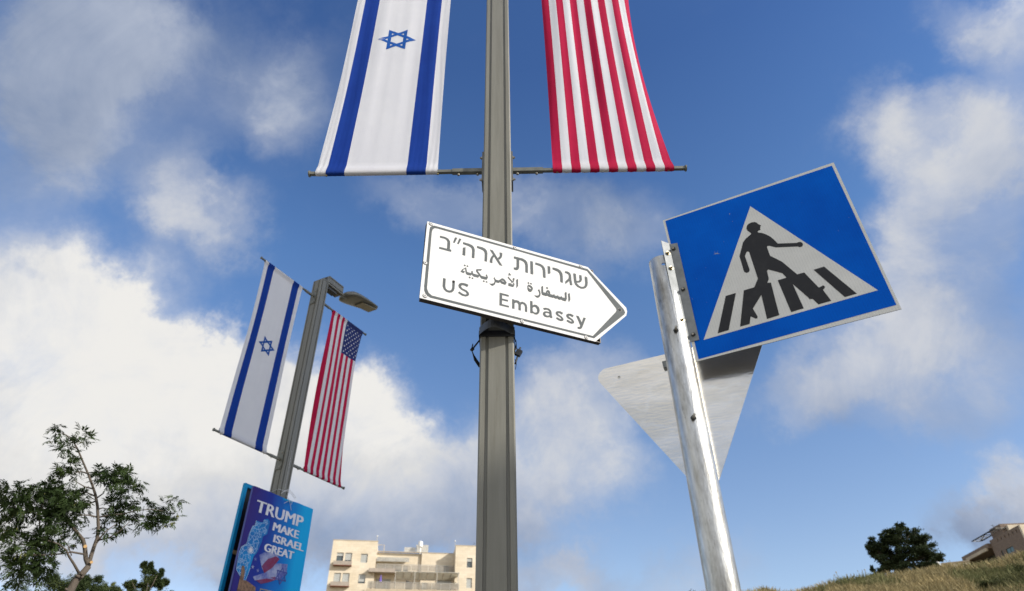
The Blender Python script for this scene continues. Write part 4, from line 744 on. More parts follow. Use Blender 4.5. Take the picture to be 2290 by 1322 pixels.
    for q in (0, 1):
        o_ = [(cx+r_*math.cos(R(90+180*q+120*i)), cz+r_*math.sin(R(90+180*q+120*i))) for i in range(3)]; i_ = [(cx+(x-cx)*.74, cz+(z-cz)*.74) for x, z in o_]
        flat([o_, i_], 'print_navy', .0044+.0002*q, 'star_print')
    for x, z in D['USTARS']:
        flat([[(x+(.026 if k % 2 == 0 else .010)*math.cos(R(100+36*k)), z+(.026 if k % 2 == 0 else .010)*math.sin(R(100+36*k))) for k in range(10)]], 'print_pale', .0046, 'star_print')
    # the ties
    for pts in ([(-.10, 4.40), (-.04, 4.46), (.02, 4.49), (.10, 4.455), (.16, 4.42)], [(-.08, 4.425), (.0, 4.47), (.09, 4.44), (.15, 4.40)], [(.0, 4.40), (.06, 4.36), (.09, 4.31), (.12, 4.25)], [(-.02, 4.30), (.05, 4.35), (.12, 4.36), (.10, 4.32)]):
        b = MB(); b.tube([O + U*x + V*z + Nn*.012 for x, z in pts], .0028, 'rope', 6); b.build('rope_tie', t)
    b = MB(); b.tube([(-HW-.003, -HW-.003, 4.47), (HW+.003, -HW-.003, 4.49), (HW+.003, HW+.003, 4.47), (-HW-.003, HW+.003, 4.46), (-HW-.003, -HW-.003, 4.47)], .0028, 'rope', 6); b.build('rope_tie', t)
    b = MB(); b.tube([(-.006, -HW-.005, 5.02), (.0, -HW-.008, 4.75), (.006, -HW-.004, 4.5)], .0018, 'rope', 5); b.build('rope_tie', t)
    # second poster on the far side of the post, seen from its open back
    t2 = thing('campaign_poster', 'second poster behind, showing its black back and cyan edge', 'poster', loc, rz)
    O2_ = VY*off; xa, xb, za, zb = -.463, .52, 2.75, 4.475; tk = .035
    b = MB(); b.box(O2_ + U*(xa+xb)/2 + V*(za+zb)/2 + VY*(.002), ((xb-xa)/2, .002, (zb-za)/2), 'vinyl_cyan'); b.build('printed_sheet', t2)
    b = MB(); b.box(O2_ + U*(xa+xb)/2 + V*(za+zb)/2 - VY*.003, ((xb-xa)/2-.045, .002, (zb-za)/2-.045), 'vinyl_black'); b.build('sheet_back', t2)
    b = MB()
    for (a, c_, hx, hz) in ((xa+.0225, (za+zb)/2, .0225, (zb-za)/2), (xb-.0225, (za+zb)/2, .0225, (zb-za)/2), ((xa+xb)/2, zb-.0225, (xb-xa)/2-.046, .0225), ((xa+xb)/2, za+.0225, (xb-xa)/2-.046, .0225)):
        b.box(O2_ + U*a + V*c_ - VY*(tk/2+.001), (hx, tk/2-.001, hz), 'vinyl_cyan')
    b.build('frame', t2)
    b = MB(); b.box(O2_ + U*(xa+xb)/2 + V*3.66 - VY*.022, ((xb-xa)/2-.05, .012, .02), 'wood'); b.build('batten', t2)
posters()

# ------------------------------------------------------------------ plants
def leafcloud(mb, m, c, ex, n, sz, rg, asp=.45, droop=0.0):
    cx, cy, cz = c
    for _ in range(n):
        while True:
            p = Vector((rg.uniform(-1, 1), rg.uniform(-1, 1), rg.uniform(-1, 1)))
            if p.length < 1: break
        p *= max(.5, rg.gauss(1.0, .30))
        p = Vector((cx+p.x*ex[0], cy+p.y*ex[1], cz+p.z*ex[2])); d = Vector((rg.gauss(0, 1), rg.gauss(0, 1), rg.gauss(0, .6)-droop)).normalized()
        w_ = d.orthogonal().normalized(); w_.rotate(Matrix.Rotation(rg.uniform(0, 6.28), 3, d)); s = sz*rg.uniform(.6, 1.3)
        mb.add([p, p+d*s*.5+w_*s*asp*.5, p+d*s, p+d*s*.5-w_*s*asp*.5], [(0, 1, 2, 3)], m)
TREE = {"trunk":[[-0.104,2.822],[-0.086,2.926],[-0.071,3.009],[-0.043,3.059],[-0.012,3.134]],"O":[-3.99,6.351,0.0],"limb":[[[-0.012,3.134],[-0.019,3.206],[-0.023,3.304],[-0.022,3.392],[-0.046,3.49],[-0.114,3.676],[-0.168,3.788],[-0.22,3.874],[-0.287,3.973],[-0.371,4.083],[-0.456,4.194],[-0.512,4.254],[-0.59,4.31],[-0.641,4.335]],[[-0.016,3.145],[-0.055,3.201],[-0.094,3.295],[-0.131,3.358],[-0.193,3.406],[-0.256,3.461],[-0.345,3.524],[-0.466,3.582]],[[-0.068,3.068],[-0.134,3.132],[-0.196,3.185],[-0.231,3.223],[-0.308,3.256],[-0.444,3.275]],[[-0.088,3.234],[-0.189,3.228],[-0.263,3.189],[-0.359,3.154],[-0.467,3.129]],[[-0.198,3.191],[-0.177,3.211],[-0.232,3.29],[-0.342,3.386]],[[-0.076,3.577],[-0.158,3.578],[-0.254,3.557],[-0.347,3.562]],[[-0.074,3.577],[0.008,3.609],[0.121,3.633],[0.24,3.684],[0.357,3.709],[0.472,3.706]],[[-0.1,3.652],[-0.067,3.697],[0.01,3.716]],[[-0.162,3.769],[-0.228,3.791],[-0.288,3.795]],[[-0.147,3.751],[-0.104,3.812],[-0.098,3.868]],[[-0.201,3.837],[-0.274,3.824],[-0.375,3.847]],[[-0.287,3.973],[-0.35,3.947],[-0.388,3.886]],[[-0.458,4.2],[-0.501,4.184]],[[-0.014,3.367],[0.076,3.392],[0.142,3.446],[0.196,3.525]],[[-0.014,3.367],[0.031,3.463],[0.09,3.536]],[[-0.032,3.228],[-0.026,3.316],[0.012,3.447],[-0.01,3.666]],[[-0.147,3.724],[-0.206,3.688],[-0.285,3.649]],[[-0.446,3.25],[-0.547,3.532],[-0.541,3.609]],[[-0.444,3.275],[-0.605,3.278],[-0.732,3.203]],[[-0.461,3.57],[-0.614,3.598],[-0.771,3.585],[-0.916,3.525]]],"cl":[[-0.689,4.39,0.045,0.035],[-0.631,4.359,0.03,0.035],[-0.714,4.326,0.03,0.029],[-0.665,4.286,0.02,0.023],[-0.461,4.353,0.045,0.023],[-0.454,4.295,0.045,0.035],[-0.405,4.277,0.03,0.029],[-0.458,4.236,0.02,0.023],[-0.565,4.2,0.04,0.035],[-0.52,4.138,0.045,0.029],[-0.469,4.092,0.03,0.023],[-0.484,4.033,0.05,0.046],[-0.495,3.962,0.071,0.058],[-0.427,3.933,0.04,0.07],[-0.535,3.846,0.091,0.07],[-0.623,3.777,0.101,0.07],[-0.419,3.773,0.101,0.093],[-0.5,3.68,0.121,0.093],[-0.64,3.67,0.081,0.07],[-0.311,3.724,0.091,0.081],[-0.224,3.672,0.04,0.046],[-0.372,3.636,0.121,0.07],[-0.802,3.669,0.101,0.07],[-0.807,3.567,0.091,0.093],[-0.697,3.559,0.091,0.093],[-0.754,3.427,0.091,0.093],[-0.647,3.393,0.081,0.058],[-0.545,3.557,0.111,0.058],[-0.398,3.516,0.131,0.07],[-0.287,3.52,0.061,0.058],[-0.741,3.308,0.05,0.058],[-0.445,3.397,0.081,0.07],[-0.357,3.335,0.081,0.07],[-0.516,3.326,0.081,0.058],[-0.377,3.235,0.091,0.07],[-0.469,3.224,0.061,0.07],[-0.533,3.169,0.101,0.07],[-0.603,3.16,0.071,0.058],[-0.392,3.126,0.081,0.058],[-0.52,3.077,0.081,0.07],[-0.418,3.053,0.091,0.058],[-0.333,3.051,0.05,0.07],[-0.514,2.975,0.05,0.046],[-0.33,2.982,0.04,0.035],[-0.722,3.204,0.03,0.07],[-0.676,3.082,0.02,0.046],[-0.221,3.39,0.05,0.046],[-0.188,3.357,0.03,0.035],[-0.161,4.067,0.081,0.041],[-0.074,4.026,0.101,0.058],[-0.167,4.009,0.071,0.046],[0.001,3.983,0.061,0.07],[-0.056,3.889,0.061,0.058],[0.02,4.044,0.04,0.041],[0.002,3.858,0.05,0.035],[-0.23,3.941,0.015,0.029],[0.143,3.966,0.05,0.035],[0.199,3.906,0.03,0.035],[0.112,3.904,0.04,0.023],[0.085,3.83,0.091,0.058],[0.046,3.756,0.061,0.07],[0.136,3.743,0.061,0.058],[0.09,3.655,0.071,0.058],[0.044,3.608,0.061,0.035],[0.183,3.669,0.04,0.046],[0.003,3.549,0.05,0.035],[0.132,3.555,0.05,0.046],[0.29,3.726,0.061,0.035],[0.348,3.653,0.071,0.046],[0.335,3.571,0.061,0.046],[0.404,3.635,0.05,0.046],[0.478,3.687,0.061,0.046],[0.493,3.772,0.061,0.035],[0.539,3.793,0.04,0.035],[0.508,3.623,0.061,0.046],[0.568,3.591,0.04,0.035],[0.596,3.677,0.02,0.035],[0.057,3.453,0.03,0.029],[0.024,3.41,0.02,0.023]]}
def ash():
    rg = random.Random(2); O = Vector(TREE['O']); ang = math.atan2(O.y, O.x) - math.pi/2
    t = thing('ash_tree', 'small tree with feathery dark leaves, yellow seed clusters and pruned limbs at the left edge', 'tree', O, ang)
    tr = [(x, 0, z) for x, z in TREE['trunk']]; tr = [(-.14, .02, 0), (-.16, 0, 1.2), (-.13, 0, 2.3)] + tr
    b = MB(); b.tube(tr, [.075, .055, .047, .041, .036, .032, .029, .027][:len(tr)], 'bark', 14)
    for k in range(4):
        i = rg.randrange(4, len(tr)); p = Vector(tr[i]) + Vector((rg.uniform(-.03, .03), -.03, rg.uniform(-.05, .05))); b.tube([p, p+Vector((rg.uniform(-.03, .03), -.02, .01))], [.016, .006], 'bark', 7)
    b.build('trunk', t, smooth=True)
    rad = [(.019, .004), (.022, .010), (.012, .005), (.009, .005), (.006, .003)] + [(.008, .003)]*20
    for k, lp in enumerate(TREE['limb']):
        n = len(lp); r0, r1 = rad[k]; sc = rg.uniform(-.25, .25) if k > 1 else 0
        pts = [(x, sc*i/max(1, n-1)*1.0 if k > 1 else .02*math.sin(i), z) for i, (x, z) in enumerate(lp)]
        b = MB(); b.tube(pts, [r0+(r1-r0)*i/(n-1) for i in range(n)], 'bark', 9); b.build('limb', t, smooth=True)
    b = MB()
    for (x, z) in (((625-200*1)*0, 0),): pass
    lx = TREE['limb'][1]
    b.tube([(lx[2][0], -.027, lx[2][1]), (lx[2][0], -.036, lx[2][1])], .015, 'cut', 12); b.tube([(TREE['trunk'][-1][0]+.012, -.035, TREE['trunk'][-1][1]+.03), (TREE['trunk'][-1][0]+.012, -.043, TREE['trunk'][-1][1]+.03)], .013, 'cut', 12)
    b.build('pruning_cut', t)
    b = MB(); sd_ = MB()
    def leaflet(mb, m, p, d, nrm_, s, asp):
        w_ = d.cross(nrm_).normalized()
        mb.add([p, p+d*s*.35+w_*s*asp*.5, p+d*s-nrm_*s*.12, p+d*s*.35-w_*s*asp*.5], [(0, 1, 2, 3)], m)
    for ci, (x, z, hw_, hh_) in enumerate(TREE['cl']):
        n = max(4, int(hw_*hh_*7000)); dep = max(hw_, hh_)*1.3; yc = rg.uniform(-.25, .25)
        for _ in range(n):
            while True:
                a, c_ = rg.uniform(-1, 1), rg.uniform(-1, 1)
                if a*a+c_*c_ < 1: break
            p = Vector((x+a*hw_, yc+rg.uniform(-1, 1)*dep, z+c_*hh_)); out_ = Vector((a*.8+rg.gauss(0, .5), rg.gauss(0, .7), rg.gauss(-.05, .55))).normalized()
            ln_ = rg.uniform(.05, .10); up_ = Vector((rg.gauss(0, .35), rg.gauss(0, .35), 1)).normalized(); sidev = out_.cross(up_).normalized(); up_ = sidev.cross(out_)
            np_ = 4
            for q in range(np_):
                f = .25+.75*q/np_; base = p + out_*ln_*f - VZ*(.016*f*f)
                for s_ in (-1, 1): leaflet(b, 'leaf', base, (out_*.75+sidev*s_*.8-VZ*.25+up_*rg.gauss(0, .15)).normalized(), up_, rg.uniform(.034, .054), .30)
            leaflet(b, 'leaf', p+out_*ln_-VZ*.016, (out_-VZ*.3).normalized(), up_, .042, .30)
        if rg.random() < .36:
            for _ in range(18):
                p = Vector((x+rg.gauss(0, .3)*hw_, yc+rg.gauss(0, .3)*dep-.05, z-hh_*.35+rg.gauss(0, .25)*hh_-.02)); leaflet(sd_, 'seed', p, Vector((rg.gauss(0, .35), rg.gauss(0, .35), -1)).normalized(), Vector((rg.gauss(0, 1), rg.gauss(0, 1), 0)).normalized(), .026, .36)
    b.build('crown', t); kind(sd_.build('seed_clusters', t), 'stuff')
ash()
HILL = {"O":[21.851,38.191,0.0],"cl":[[0.352,12.484,0.19,0.12],[-0.145,12.239,0.49,0.2],[0.131,12.111,0.45,0.24],[0.88,12.122,0.34,0.12],[-0.503,12.122,0.34,0.2],[-1.197,11.841,0.34,0.2],[-1.547,11.764,0.19,0.12],[-0.799,11.825,0.42,0.24],[-0.077,11.717,0.57,0.28],[0.634,11.738,0.42,0.2],[1.285,11.723,0.34,0.16],[0.962,11.563,0.38,0.2],[-1.416,11.531,0.3,0.2],[-1.081,11.315,0.45,0.24],[-0.473,11.229,0.45,0.24],[0.289,11.287,0.53,0.28],[1.022,11.182,0.45,0.24],[1.437,10.959,0.38,0.2],[-1.119,10.943,0.42,0.24],[-0.452,10.811,0.45,0.24],[0.328,10.828,0.45,0.28],[0.997,10.777,0.42,0.24],[1.472,10.631,0.3,0.16],[-1.245,10.547,0.34,0.2],[-1.625,10.349,0.23,0.16],[-0.817,10.532,0.34,0.2],[-0.11,10.439,0.45,0.24],[0.45,10.285,0.42,0.2],[1.017,10.291,0.3,0.16],[0.154,10.082,0.45,0.12],[-0.483,10.244,0.23,0.16]],"trunk":[[-0.61,9.858],[-0.558,10.132],[-0.606,10.341],[-0.679,10.595]]}
_rg = random.Random(6); HILL['cl'] = [(x, z-.30, a, c) for x, z, a, c in HILL['cl']]; HILL['cl'] += [(x+_rg.uniform(-1, 1)*a, z+_rg.uniform(-.9, 1)*c, a*_rg.uniform(.3, .6), c*_rg.uniform(.35, .7)) for x, z, a, c in HILL['cl'] for _ in range(3)]
def hilltree():
    rg = random.Random(8); O = Vector(HILL['O']); ang = math.atan2(O.y, O.x) - math.pi/2; zb = ground_z(O.x, O.y)
    t = thing('evergreen_tree', 'dark spreading evergreen tree standing on the grassy ridge', 'tree', (O.x, O.y, 0), ang)
    b = MB(); tp = [(-.6, 0, zb-.1)] + [(x, 0, z) for x, z in HILL['trunk']]; b.tube(tp, [.13, .11, .09, .07, .05][:len(tp)], 'bark', 9)
    for (x, z, a, c) in HILL['cl'][::3]: b.tube([tp[3], ((tp[3][0]+x)/2, rg.uniform(-.3, .3), (tp[3][2]+z)/2-.05), (x, rg.uniform(-.3, .3), z)], [.045, .03, .012], 'bark', 6)
    b.build('trunk', t, smooth=True)
    b = MB()
    for (x, z, a, c) in HILL['cl']:
        a *= 1.0; c *= .80
        for k in range(3): leafcloud(b, 'carob', (x+rg.uniform(-.3, .3)*a, rg.uniform(-.9, .9), z+rg.uniform(-.25, .25)*c), (a*.80, a*1.1, c*.68), int(70+a*c*1500), .13, rg, .38)
    b.build('crown', t)
hilltree()
def shrubby(name, label, cat, loc, blobs, m, n, sz, seed, trunk=.06, z0=0.0, asp=.4, flowers=0):
    rg = random.Random(seed); ang = math.atan2(loc[1], loc[0]) - math.pi/2
    t = thing(name, label, cat, (loc[0], loc[1], 0), ang)
    zt = max(bz for _, bz, _, _ in blobs); cx = sum(bb[0] for bb in blobs)/len(blobs)
    b = MB(); b.tube([(cx, 0, z0), (cx+.05, 0, (z0+zt)/2), (cx, 0, zt)], [trunk, trunk*.8, trunk*.3], 'bark', 9)
    for x, z, a, c in blobs: b.tube([(cx, 0, z-c-.3), (x, rg.uniform(-.2, .2), z)], [trunk*.4, trunk*.12], 'bark', 6)
    b.build('trunk', t, smooth=True); b = MB()
    blobs = list(blobs) + [(x+rg.uniform(-1.1, 1.1)*a, z+rg.uniform(-1, 1.15)*c, a*rg.uniform(.25, .5), c*rg.uniform(.3, .55)) for x, z, a, c in blobs for _ in range(5)]; n = max(20, n//4)
    for x, z, a, c in blobs:
        for k in range(4): leafcloud(b, m, (x+rg.uniform(-.45, .45)*a, rg.uniform(-.6, .6)*a, z+rg.uniform(-.45, .45)*c), (a*.55, a*.7, c*.55), n, sz, rg, asp)
    b.build('crown', t)
    if flowers:
        b = MB()
        for x, z, a, c in blobs: leafcloud(b, 'bloom', (x, -a*.6, z+c*.3), (a, a*.5, c), flowers, .035, rg, .9)
        b.build('flowers', t)
shrubby('pine_tree', 'round topped green pine low behind the ash tree trunk', 'tree', (-11.83, 18.549), [(-.1, 5.7, .35, .25), (.25, 5.65, .35, .22), (.6, 5.4, .4, .2), (1.0, 5.3, .3, .15), (-.5, 5.4, .4, .3), (.1, 5.3, .6, .35), (-.3, 5.0, .8, .5), (.6, 4.9, .8, .4)], 'pine', 1300, .06, 21, .10, asp=.3)
shrubby('pine_tree', 'bright green bushy young pine between palm and campaign posters', 'tree', (-8.508, 15.862), [(-.1, 5.30, .09, .14), (.16, 5.2, .12, .14), (-.3, 5.0, .14, .14), (.33, 5.05, .11, .12), (.02, 5.05, .2, .2), (-.25, 4.8, .25, .2), (.25, 4.8, .28, .2), (.5, 4.8, .08, .1), (0, 4.5, .5, .35)], 'pine', 900, .055, 22, .045, asp=.25)
shrubby('conifer_tree', 'thin grey green conifer peeping under the ash branches at far left', 'tree', (-9.369, 12.97), [(0, 4.5, .16, .22), (.1, 4.3, .25, .15), (-.12, 4.2, .2, .2), (0, 3.9, .4, .3)], 'pine', 110, .06, 23, .05, asp=.15)
shrubby('shrub', 'top of a small green shrub beside the foot of the galvanised post', 'shrub', (2.447, 9.696), [(0, 3.43, .14, .08), (.0, 3.2, .25, .18), (-.1, 3.38, .08, .06)], 'shrub', 160, .03, 24, .03)
def palm():
    rg = random.Random(4); t = thing('palm_tree', 'small fan of palm fronds low between the two pines', 'palm', (-13.241, 22.376, 0), math.atan2(22.376, -13.241)-math.pi/2)
    b = MB(); b.tube([(-.03, 0, 0), (-.02, 0, 3), (0, 0, 6.25)], [.17, .14, .12], 'bark', 10); b.build('trunk', t, smooth=True)
    for k in range(22):
        a = rg.uniform(0, 6.28); el_ = rg.uniform(-.5, 1.4); d = Vector((math.cos(a)*math.cos(el_), math.sin(a)*math.cos(el_), math.sin(el_))); b = MB(); p0 = Vector((0, 0, 6.22))
        s = rg.uniform(.22, .34); c = p0+d*s*.55; side_ = d.cross(VZ).normalized()
        for q in range(9):
            th = R(-55+110*q/8); dd_ = (d*math.cos(th)+side_*math.sin(th)).normalized(); ww = dd_.cross(d.cross(side_)).normalized()*.012
            b.add([c, c+dd_*s*.4+ww, c+dd_*s*.75-VZ*.03, c+dd_*s*.4-ww], [(0, 1, 2, 3)], 'palm')
        b.tube([p0, c], .006, 'palm', 4); b.build('frond', t)
palm()
def slope_bush(name, label, azd, r, blobs, seed, fl):
    a = R(azd); x, y = r*math.sin(a), r*math.cos(a); z = ground_z(x, y)
    shrubby(name, label, 'bush', (x, y), [(bx, z+bz, w_, h_) for bx, bz, w_, h_ in blobs], 'shrub', 520, .055, seed, .03, z-.1, .4, fl)
slope_bush('bush', 'dark green bush with yellow flowers in the bottom right corner', 37.6, 24, [(0, .3, .7, .5), (.6, .5, .6, .5), (-.6, .15, .5, .35), (.9, .8, .4, .4)], 31, 60)
slope_bush('bush', 'low green bush growing on the slope below the brown house', 36.2, 34, [(0, .3, .9, .35), (.9, .4, .6, .4), (-.9, .2, .5, .25)], 32, 0)
slope_bush('bush', 'low bush dotted with yellow flowers at the bottom of the slope', 33.6, 27.5, [(0, .1, .5, .22), (.5, .1, .4, .2)], 33, 40)
# seed heads of dead stalks on the skyline
for (azd, hgt, dot, lab) in ((25.0, .55, 1, 'dead weed stalk with a pale round head on the ridge skyline'), (25.8, .45, 0, 'bare dead stalk between the two stalks with pale round heads'), (26.6, .60, 1, 'tallest dead weed stalk with a pale head, nearest the evergreen tree'), (23.6, .30, 0, 'shortest dead weed tuft at the left end of the grassy ridge'), (32.2, .45, 0, 'dead stalk right of the evergreen tree before the low pale house')):
    rg = random.Random(int(azd*10)); a = R(azd); r = RD; x, y = r*math.sin(a), r*math.cos(a); z = ground_z(x, y)
    b = MB()
    for k in range(5):
        dx = rg.uniform(-.2, .2); tp = (dx*1.2, 0, hgt*rg.uniform(.6, 1)); b.tube([(dx*.3, 0, -.1), (dx, 0, hgt*.4), tp], .006, 'dry', 4)
        b.tube([(tp[0], 0, tp[2]-.02), (tp[0], 0, tp[2]+.03)], .035 if (dot and k == 0) else .014, 'rail' if (dot and k == 0) else 'dry', 6)
    t_ = b.build('dry_stalks', loc=(x, y, z)); tag(t_, lab, 'weed', 'dead stalks along the ridge')

# ------------------------------------------------------------------ apartment block
def block():
    az_ = R(80); O = Vector((-25.7511, 96.6275, 0)); t = thing('apartment_building', 'cream stone apartment block with balconies and rooftop tank behind the middle lamp post', 'building', O, math.pi/2-az_)
    def bx(name, x0, x1, y0, y1, z0, z1, m, parent=t, lab=None):
        b = MB(); b.box(((x0+x1)/2, (y0+y1)/2, (z0+z1)/2), (abs(x1-x0)/2, abs(y1-y0)/2, abs(z1-z0)/2), m); o = b.build(name, parent); return o
    wl = MB()
    # coursed stone: shallow joints between facing panels are modelled on the two towers
    def wall(name, x0, x1, y0, y1, z0, z1, openings):
        """front wall at y0 with real openings; sides and top closed behind"""
        b = MB(); loops = [[(x0, z0), (x1, z0), (x1, z1), (x0, z1)]] + [[(a, c), (a, d), (b_, d), (b_, c)] for a, b_, c, d in openings]
        b.prism(loops, -.35, 0, Vector((0, y0, 0)), VX, VZ, -VY, 'stone'); 
        b.box(((x0+x1)/2, (y0+.36+y1)/2, (z0+z1)/2), ((x1-x0)/2-.001, (y1-y0-.36)/2, (z1-z0)/2-.001), 'stone'); return b.build(name, t)
    st = 2.76
    LW = []
    for k in range(9):
        dz = -k*st
        for (a, b_, c, d) in ((.06, 1.01, 25.13, 26.35), (1.24, 2.20, 25.13, 26.35), (3.48, 4.43, 25.05, 26.27)): LW.append((a, b_, c+dz, d+dz))
    RW = [(18.69, 19.48, 24.5-k*st+0, 25.82-k*st) for k in range(9)]
    RW = [(18.69, 19.48, 24.5-k*2.74, 25.82-k*2.74) for k in range(8)]
    wall('wall', -.71, 5.66, 0, 12, 0, 28.05, LW)
    wall('wall', 17.0, 23.6, -1.2, 12, 0, 27.5, RW)
    MO = [(5.94, 7.90, 23.85, 25.12), (8.11, 9.38, 23.85, 25.08), (9.62, 10.33, 23.85, 25.06)]
    wall('wall', 5.665, 12.2, 1.2, 12, 0, 26.80, MO+[(5.9, 8.0, 21.3, 23.2), (10.18, 11.11, 21.3, 22.9)])
    wall('wall', 12.205, 16.995, .8, 12, 0, 26.84, [(14.28, 16.2, 23.8, 25.12), (14.66, 16.70, 21.3, 23.1), (12.45, 13.25, 21.5, 22.74)])
    # parapet copings
    for (a, c, y, z) in ((-.75, 5.70, 0, 28.05), (16.95, 23.65, -1.2, 27.5)): bx('coping', a, c, y-.04, y+.30, z+.004, z+.09, 'stone2')
    bx('coping', 5.72, 16.9, .75, 1.1, 26.845, 26.92, 'stone2')
    wi = 0
    def window(a, b_, c, d, y, shut):
        f = MB(); t_ = .05
        for (p, q, r_, s_) in ((a, a+t_, c, d), (b_-t_, b_, c, d), (a+t_, b_-t_, d-t_, d), (a+t_, b_-t_, c, c+t_)): f.box(((p+q)/2, y+.16, (r_+s_)/2), ((q-p)/2, .03, (s_-r_)/2), 'frame')
        if shut == 2: f.box(((a+b_)/2, y+.16, c+(d-c)*.62), ((b_-a)/2-t_, .028, .02), 'frame')
        o = f.build('window', t)
        g_ = MB(); g_.box(((a+b_)/2, y+.2, (c+d)/2), ((b_-a)/2-t_, .01, (d-c)/2-t_), 'glass'); g_.build('pane', o)
        if shut:
            h = (d-c) if shut == 1 else (d-c)*.36
            if shut == 3: h = (d-c)*.8
            g_ = MB(); n = max(3, int(h/.12))
            for k in range(n): z = d-h*(k+.5)/n; g_.box(((a+b_)/2, y+.13, z), ((b_-a)/2-.02, .012, h/n/2-.006), 'shutter')
            g_.build('shutter', o)
    pat = [2, 3, 1, 1, 1, 3]
    for k, (a, b_, c, d) in enumerate(LW): window(a, b_, c, d, 0, pat[k] if k < 6 else random.choice((1, 2, 3)))
    for k, (a, b_, c, d) in enumerate(RW): window(a, b_, c, d, -1.2, 2 if k == 0 else 1)
    for (a, b_, c, d) in MO: window(a, b_, c, d, 1.2, 2)
    window(5.9, 8.0, 21.3, 23.2, 1.2, 2); window(10.18, 11.11, 21.3, 22.9, 1.2, 0); window(14.28, 16.2, 23.8, 25.12, .8, 3); window(14.66, 16.7, 21.3, 23.1, .8, 2); window(12.45, 13.25, 21.5, 22.74, .8, 1)
    for k in range(3):
        for z in (24.56,): 
            o = bx('planter_box', -.22, 2.32, -.62, -.02, z-k*st, z+.52-k*st, 'planter'); bx('trim', -.24, 2.34, -.64, -.02, z-.08-k*st, z-.003-k*st, 'rust', o)
    # awning with scalloped valance over the upper terrace
    o = bx('awning', 5.78, 10.42, .2, 1.19, 25.90, 25.98, 'awning')
    b = MB()
    for k in range(40): x = 5.80+4.58*k/39; b.box((x, .19, 25.62), (.052, .01, .26), 'awning' if k % 2 else 'awning_grey')
    b.build('valance', o)
    # upper terrace slab, glass rail; posts
    def rail(x0, x1, y, z0, z1, n, nm='balustrade'):
        b = MB(); b.box(((x0+x1)/2, y, z1), ((x1-x0)/2, .03, .03), 'rail')
        for k in range(n+1): x = x0+(x1-x0)*k/n; b.box((x, y, (z0+z1)/2), (.025, .025, (z1-z0)/2-.03), 'rail')
        o = kind(b.build(nm, t), 'stuff')
        for k in range(n):
            xa = x0+(x1-x0)*k/n+.04; xb = x0+(x1-x0)*(k+1)/n-.04; g_ = MB(); g_.box(((xa+xb)/2, y, (z0+z1)/2-.02), ((xb-xa)/2, .008, (z1-z0)/2-.06), 'balglass'); g_.build('glass_panel', o)
    bx('balcony_slab', 5.67, 16.95, -.05, 1.19, 23.83, 24.05, 'stone2'); bx('balcony_slab', 4.8, 8.5, -.75, -.06, 23.7, 24.2, 'planter')
    rail(5.85, 16.9, .0, 24.1, 24.95, 9)
    bx('balcony_slab', 4.83, 17.5, -2.6, -1.21, 20.75, 21.12, 'stone2'); bx('balcony_slab', 5.67, 16.9, -1.2, 1.19, 20.75, 21.1, 'stone2')
    rail(4.95, 17.5, -2.5, 21.15, 22.03, 10)
    # pergola of canvas slats above the lower terrace
    b = MB(); b.box((13, -2.4, 23.48), (4.5, .04, .04), 'rail'); b.box((13, .0, 22.98), (4.5, .04, .04), 'rail')
    for k in range(9): x = 8.6+8.9*k/8; b.tube([(x, -2.4, 23.52), (x, .0, 23.02)], .035, 'rail', 6)
    for x in (8.6, 11.3, 14.4, 17.4): b.box((x, -2.4, 22.3), (.04, .04, 1.15), 'rail')
    pg = b.build('pergola', t)
    for k in range(8):
        x0 = 8.68+8.9*k/8; b = MB(); b.add([(x0, -2.38, 23.50), (x0+.98, -2.38, 23.50), (x0+.98, -.02, 23.0), (x0, -.02, 23.0)], [(0, 1, 2, 3)], 'awning'); o_ = b.build('canvas_panel', pg)
        md = o_.modifiers.new('s', 'SOLIDIFY'); md.thickness = .02
    # lower floors repeat their balconies
    for k in range(1, 4):
        z = 21.4-k*st; bx('balcony_slab', 5.67, 16.9, -1.2, 1.19, z-.15, z+.15, 'stone2')
    # rooftop
    for (a, c, d, e_) in ((9.6, 11.3, 27.6, 28.25), (11.35, 13.2, 27.6, 28.65)):
        b = MB(); n = 14
        for k in range(n): b.box((a+(c-a)*(k+.5)/n, 3.4, (d+e_)/2), ((c-a)/n/2-.012, .03, (e_-d)/2), 'panelgrey')
        b.box(((a+c)/2, 3.42, (d+e_)/2), ((c-a)/2, .012, .03), 'rail'); b.build('louvre_screen', t)
    b = MB(); b.tube([(11.95, 2.6, 28.1), (11.95, 2.6, 28.14), (11.95, 2.6, 28.85), (11.95, 2.6, 28.98)], [.20, .34, .34, .22], 'tank', 20); b.tube([(11.95, 2.6, 26.9), (11.95, 2.6, 28.1)], .12, 'tank', 8); b.build('water_tank', t, smooth=False)
    for (x, z, y) in ((5.42, 28.4, 2), (17.05, 27.8, 1)):
        b = MB(); b.tube([(x, y, z), (x, y, z+.85)], .03, 'rail', 6); b.tube([(x, y, z+.83), (x, y, z+.90), (x, y, z+1.0), (x, y, z+1.07)], [.04, .11, .11, .04], 'tank', 10); b.build('roof_lamp', t)
    b = MB(); b.tube([(5.7, 2, 28.1), (6.6, 2, 28.1), (6.6, 2, 26.9)], .05, 'stone2', 6); b.build('roof_frame', t)
    b = MB(); b.tube([(19.4, .5, 27.55), (19.9, .5, 28.5), (20.3, .5, 27.55)], .03, 'frame', 6); b.build('roof_frame', t)
    # things on the lower terrace
    u = MB(); u.tube([(0, 0, 0), (0, 0, 1.5)], .025, 'rail', 8); o_ = thing('parasol', 'closed purple parasol on the lower balcony', 'parasol', t.matrix_world @ Vector((0, 0, 0)))
    rot = rotz(math.pi/2-az_); P = lambda x, y, z: O + rot @ Vector((x, y, z))
